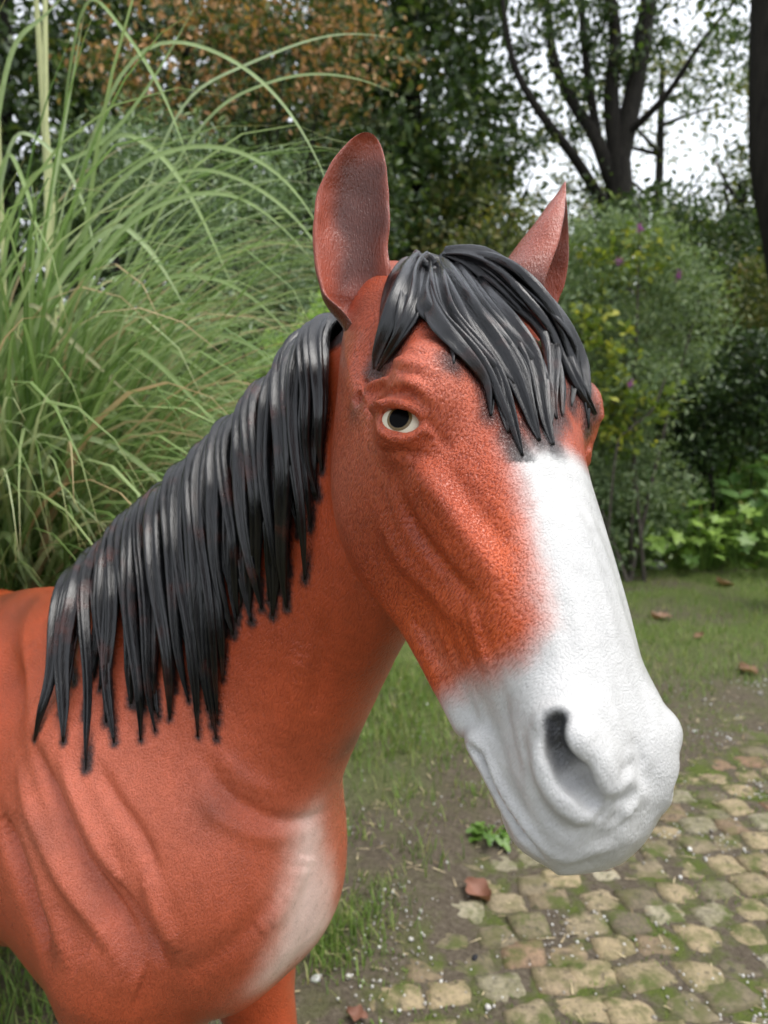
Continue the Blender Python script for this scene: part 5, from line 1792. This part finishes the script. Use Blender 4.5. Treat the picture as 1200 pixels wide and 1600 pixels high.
def pampas_blades(n, rng, lmin, lmax, leans, wid, az=None, base_r=.30):
    """arching blades: returns V (n,k,3), S strand attribute"""
    segs = 16
    azim = rng.random(n) * 6.283 if az is None else rng.uniform(az[0], az[1], n)
    br = base_r * np.sqrt(rng.random(n)); ba = rng.random(n) * 6.283
    p = PC + np.stack([br * np.cos(ba), br * np.sin(ba), np.zeros(n)], 1)
    L = rng.uniform(lmin, lmax, n)
    lean = rng.uniform(*leans, n)
    droop = rng.uniform(1.3, 2.7, n)
    d = np.stack([np.cos(azim), np.sin(azim), np.zeros(n)], 1)
    twist = rng.normal(0, .5, n)
    sd0 = np.stack([-np.sin(azim), np.cos(azim), np.zeros(n)], 1)
    w0 = rng.uniform(wid[0], wid[1], n)
    col_r = np.clip(rng.beta(2, 2, n), 0, .95); dry = rng.random(n) < .07; col_r[dry] = rng.uniform(.955, 1, dry.sum())
    V = np.zeros((n, (segs + 1) * 3, 3)); S = np.zeros((n, (segs + 1) * 3, 3))
    pw = rng.uniform(1.8, 3.4, n)
    wob = rng.normal(0, .10, n)
    for k in range(segs + 1):
        t = k / segs
        if k:
            tm = (k - .5) / segs
            ang = lean + droop * tm ** pw
            dd = d * np.cos(wob * tm)[:, None] + sd0 * np.sin(wob * tm * 2)[:, None]
            T = dd * np.sin(ang)[:, None] + np.array([0, 0, 1.0]) * np.cos(ang)[:, None]
            p = p + T * (L / segs)[:, None]
        ang = lean + droop * t ** pw
        T = d * np.sin(ang)[:, None] + np.array([0, 0, 1.0]) * np.cos(ang)[:, None]
        up = np.cross(T, sd0)
        sv = sd0 * np.cos(twist * t)[:, None] + up * np.sin(twist * t)[:, None]
        nv = np.cross(sv, T)
        w = w0 * np.clip(.55 + 1.2 * t, 0, 1) * np.clip((1 - t) * 2.4, 0.03, 1) * .5
        V[:, 3 * k] = p - sv * w[:, None] + nv * (w * .35)[:, None]
        V[:, 3 * k + 1] = p
        V[:, 3 * k + 2] = p + sv * w[:, None] + nv * (w * .35)[:, None]
        for j, x in enumerate((-1, 0, 1)):
            S[:, 3 * k + j] = np.stack([np.full(n, t), np.full(n, x), col_r], 1)
    f = []
    for k in range(segs):
        for j in (0, 1):
            a = 3 * k + j
            f.append((a, a + 1, a + 4, a + 3))
    return V, S, np.array(f)
def blades_obj(name, V, S, f, parent):
    n, k, _ = V.shape
    F = f[None] + (np.arange(n) * k)[:, None, None]
    me = mesh_from(name, V.reshape(-1, 3) - np.array(parent.location), F.reshape(-1, 4))
    at = me.attributes.new('strand', 'FLOAT_VECTOR', 'POINT')
    at.data.foreach_set('vector', S.astype(np.float32).ravel())
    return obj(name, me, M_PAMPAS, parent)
pampas = empty('pampas_grass', tuple(PC))
tag(pampas, 'large clump of pampas grass with arching pale green blades behind the horse', 'grass clump')
rng = np.random.default_rng(404)
sets = [pampas_blades(1000, rng, 1.6, 2.7, (.05, .55), (.011, .020)), pampas_blades(900, rng, 1.2, 2.1, (.25, .90), (.011, .019)), pampas_blades(750, rng, 2.1, 3.1, (.05, .40), (.012, .021), (-1.5, 1.2)), pampas_blades(1350, rng, 1.6, 2.8, (.20, .70), (.011, .020), (-1.5, .9))]
Vb = np.concatenate([s_[0] for s_ in sets]); Sb = np.concatenate([s_[1] for s_ in sets]); fb_ = sets[0][2]
# blades that would cut through the horse are bent away: leave them out
dd = horse_sdf(Vb.reshape(-1, 3).astype(np.float32)).reshape(len(Vb), -1).min(1)
ok = dd > .02
near_cam = np.linalg.norm(Vb - CAM, axis=2).min(1)
ok &= near_cam > 1.35
mid = Vb[:, 1::3]
pm_, dm_ = to_px(mid.reshape(-1, 3))
for i in np.nonzero(ok)[0]:
    for p_ in mid[i, 2:]:
        d_ = p_ - CAM; ln_ = np.linalg.norm(d_)
        h_ = BVH.ray_cast(Vector(CAM), Vector(d_ / ln_))
        if h_[0] is not None and (h_[0] - Vector(CAM)).length > ln_ - .10:
            ok[i] = False; break
pm_ = pm_.reshape(len(Vb), -1, 2)
ok &= ~((pm_[..., 0] > 545) & (pm_[..., 1] > 560)).any(1)       # none hang into the open ground right of the neck
ok &= ~((pm_[..., 0] > 640)).any(1)
Vb, Sb, near_cam = Vb[ok], Sb[ok], near_cam[ok]
px, dep = to_px(Vb.reshape(-1, 3))
px = px.reshape(len(Vb), -1, 2)
vis = ((px[..., 0] > 0) & (px[..., 0] < 620) & (px[..., 1] > 0) & (px[..., 1] < 930)).mean(1)
score = vis / np.maximum(near_cam, .5)
order = np.argsort(-score)
single, rest = order[:150], order[150:]
for i in single:
    blades_obj('blade', Vb[i:i + 1], Sb[i:i + 1], fb_, pampas)
o = blades_obj('foliage', Vb[rest], Sb[rest], fb_, pampas); o['kind'] = 'stuff'
# long single blades that arch clear of the clump
HERO = [([(0, 223), (33, 205), (77, 227), (120, 280), (147, 367), (151, 440)], .011), ([(0, 240), (20, 250), (45, 300), (60, 370), (61, 405)], .011),
        ([(7, 665), (40, 617), (80, 585), (127, 603), (173, 637), (213, 677), (273, 733)], .014), ([(23, 700), (83, 663), (143, 648), (200, 650), (253, 677), (300, 720)], .014),
        ([(63, 683), (133, 683), (187, 700), (227, 730), (263, 763), (280, 800)], .014), ([(0, 687), (50, 713), (87, 740), (113, 787), (140, 820), (160, 870)], .015),
        ([(0, 655), (20, 707), (50, 767), (77, 827), (95, 880)], .014), ([(40, 760), (83, 833), (103, 873), (128, 930)], .026), ([(0, 790), (20, 850), (50, 940)], .024),
        ([(0, 825), (33, 877), (90, 950)], .018), ([(117, 527), (167, 507), (213, 513), (260, 537), (300, 567), (343, 600), (383, 643)], .013),
        ([(160, 560), (207, 543), (240, 560), (283, 603), (317, 640), (345, 675)], .013), ([(20, 450), (73, 500), (127, 547), (180, 597), (240, 655)], .012),
        ([(110, -40), (147, 0), (187, 37), (227, 93), (260, 153), (283, 217), (300, 270)], .009), ([(140, 215), (187, 207), (233, 223), (273, 263), (307, 320), (333, 377), (390, 510)], .014),
        ([(150, 350), (200, 363), (233, 387), (263, 433), (300, 500)], .013), ([(250, 190), (330, 130), (450, 72), (540, 48), (632, 62)], .008), ([(280, 210), (380, 150), (460, 112), (560, 120), (622, 148)], .008),
        ([(10, 600), (60, 420), (100, 200), (135, 0)], .013), ([(0, 300), (90, 262), (170, 225), (250, 110), (315, -10)], .012), ([(30, 560), (120, 400), (250, 290), (300, 240)], .014),
        ([(100, 480), (200, 340), (330, 290), (420, 330), (500, 420)], .012), ([(200, 300), (320, 260), (420, 300), (490, 370), (540, 460)], .011), ([(60, 640), (190, 450), (320, 420), (420, 480), (480, 560)], .013),
        ([(220, 560), (320, 520), (400, 540), (450, 600)], .012), ([(150, 110), (280, 60), (400, 110), (480, 210), (530, 330)], .010), ([(90, 700), (180, 740), (240, 790), (262, 850)], .013),
        ([(0, 740), (60, 735), (120, 770), (170, 840)], .012), ([(0, 120), (60, 40), (110, -20)], .014), ([(120, 330), (260, 230), (380, 230), (470, 300), (520, 400)], .012)]
for pts2, wd in HERO:
    dep = rng.uniform(1.95, 2.25)
    b0 = PC + np.array([rng.uniform(-.2, .25), rng.uniform(-.3, .1), 0])
    first = P(pts2[0][0], pts2[0][1], dep)
    way = [b0, b0 * .45 + first * .55 + np.array([-.06, 0, .12 if first[2] > 1.2 else .05])] + [P(x, y, dep - .12 * i / len(pts2)) for i, (x, y) in enumerate(pts2)]
    pth = smooth_path(cr_spline(np.array(way), 40), 22)
    T = frames(pth)
    sv = np.cross(T, np.array([.2, -1.0, .25])); sv /= np.linalg.norm(sv, axis=1)[:, None]
    nv = np.cross(sv, T)
    uu = np.linspace(0, 1, 40)
    w = wd * np.clip(.55 + 1.2 * uu, 0, 1) * np.clip((1 - uu) * 3, .04, 1) * .5
    V_ = np.zeros((1, 120, 3)); S_ = np.zeros((1, 120, 3)); cr0 = rng.uniform(.55, .93)
    for j, x in enumerate((-1, 0, 1)):
        V_[0, j::3] = pth + sv * (w * x)[:, None] + nv * (w * .35 * abs(x))[:, None]
        S_[0, j::3] = np.stack([uu, np.full(40, x), np.full(40, cr0)], 1)
    f_ = np.array([(3 * k + j, 3 * k + j + 1, 3 * k + j + 4, 3 * k + j + 3) for k in range(39) for j in (0, 1)])
    blades_obj('blade', V_, S_, f_, pampas)
# tall flower stalks
M_STALK = leaf_mat('pampas_stalk', [(0, (.20, .23, .10)), (1, (.34, .34, .18))], .5, .1)
for k in range(9):
    b0 = PC + np.array([rng.uniform(-.05, .30), rng.uniform(-.35, .2), 0])
    tp = b0 + np.array([rng.normal(.02, .06), rng.normal(0, .06), rng.uniform(2.9, 3.3)])
    v, f = tube(cr_spline(np.array([b0, (b0 + tp) / 2 + rng.normal(0, .02, 3), tp]), 12), np.linspace(.011, .007, 12), 7)
    so = obj('stalk', mesh_from('stalk', v - PC, f), M_STALK, pampas)
print('pampas', _t.time() - _t0)
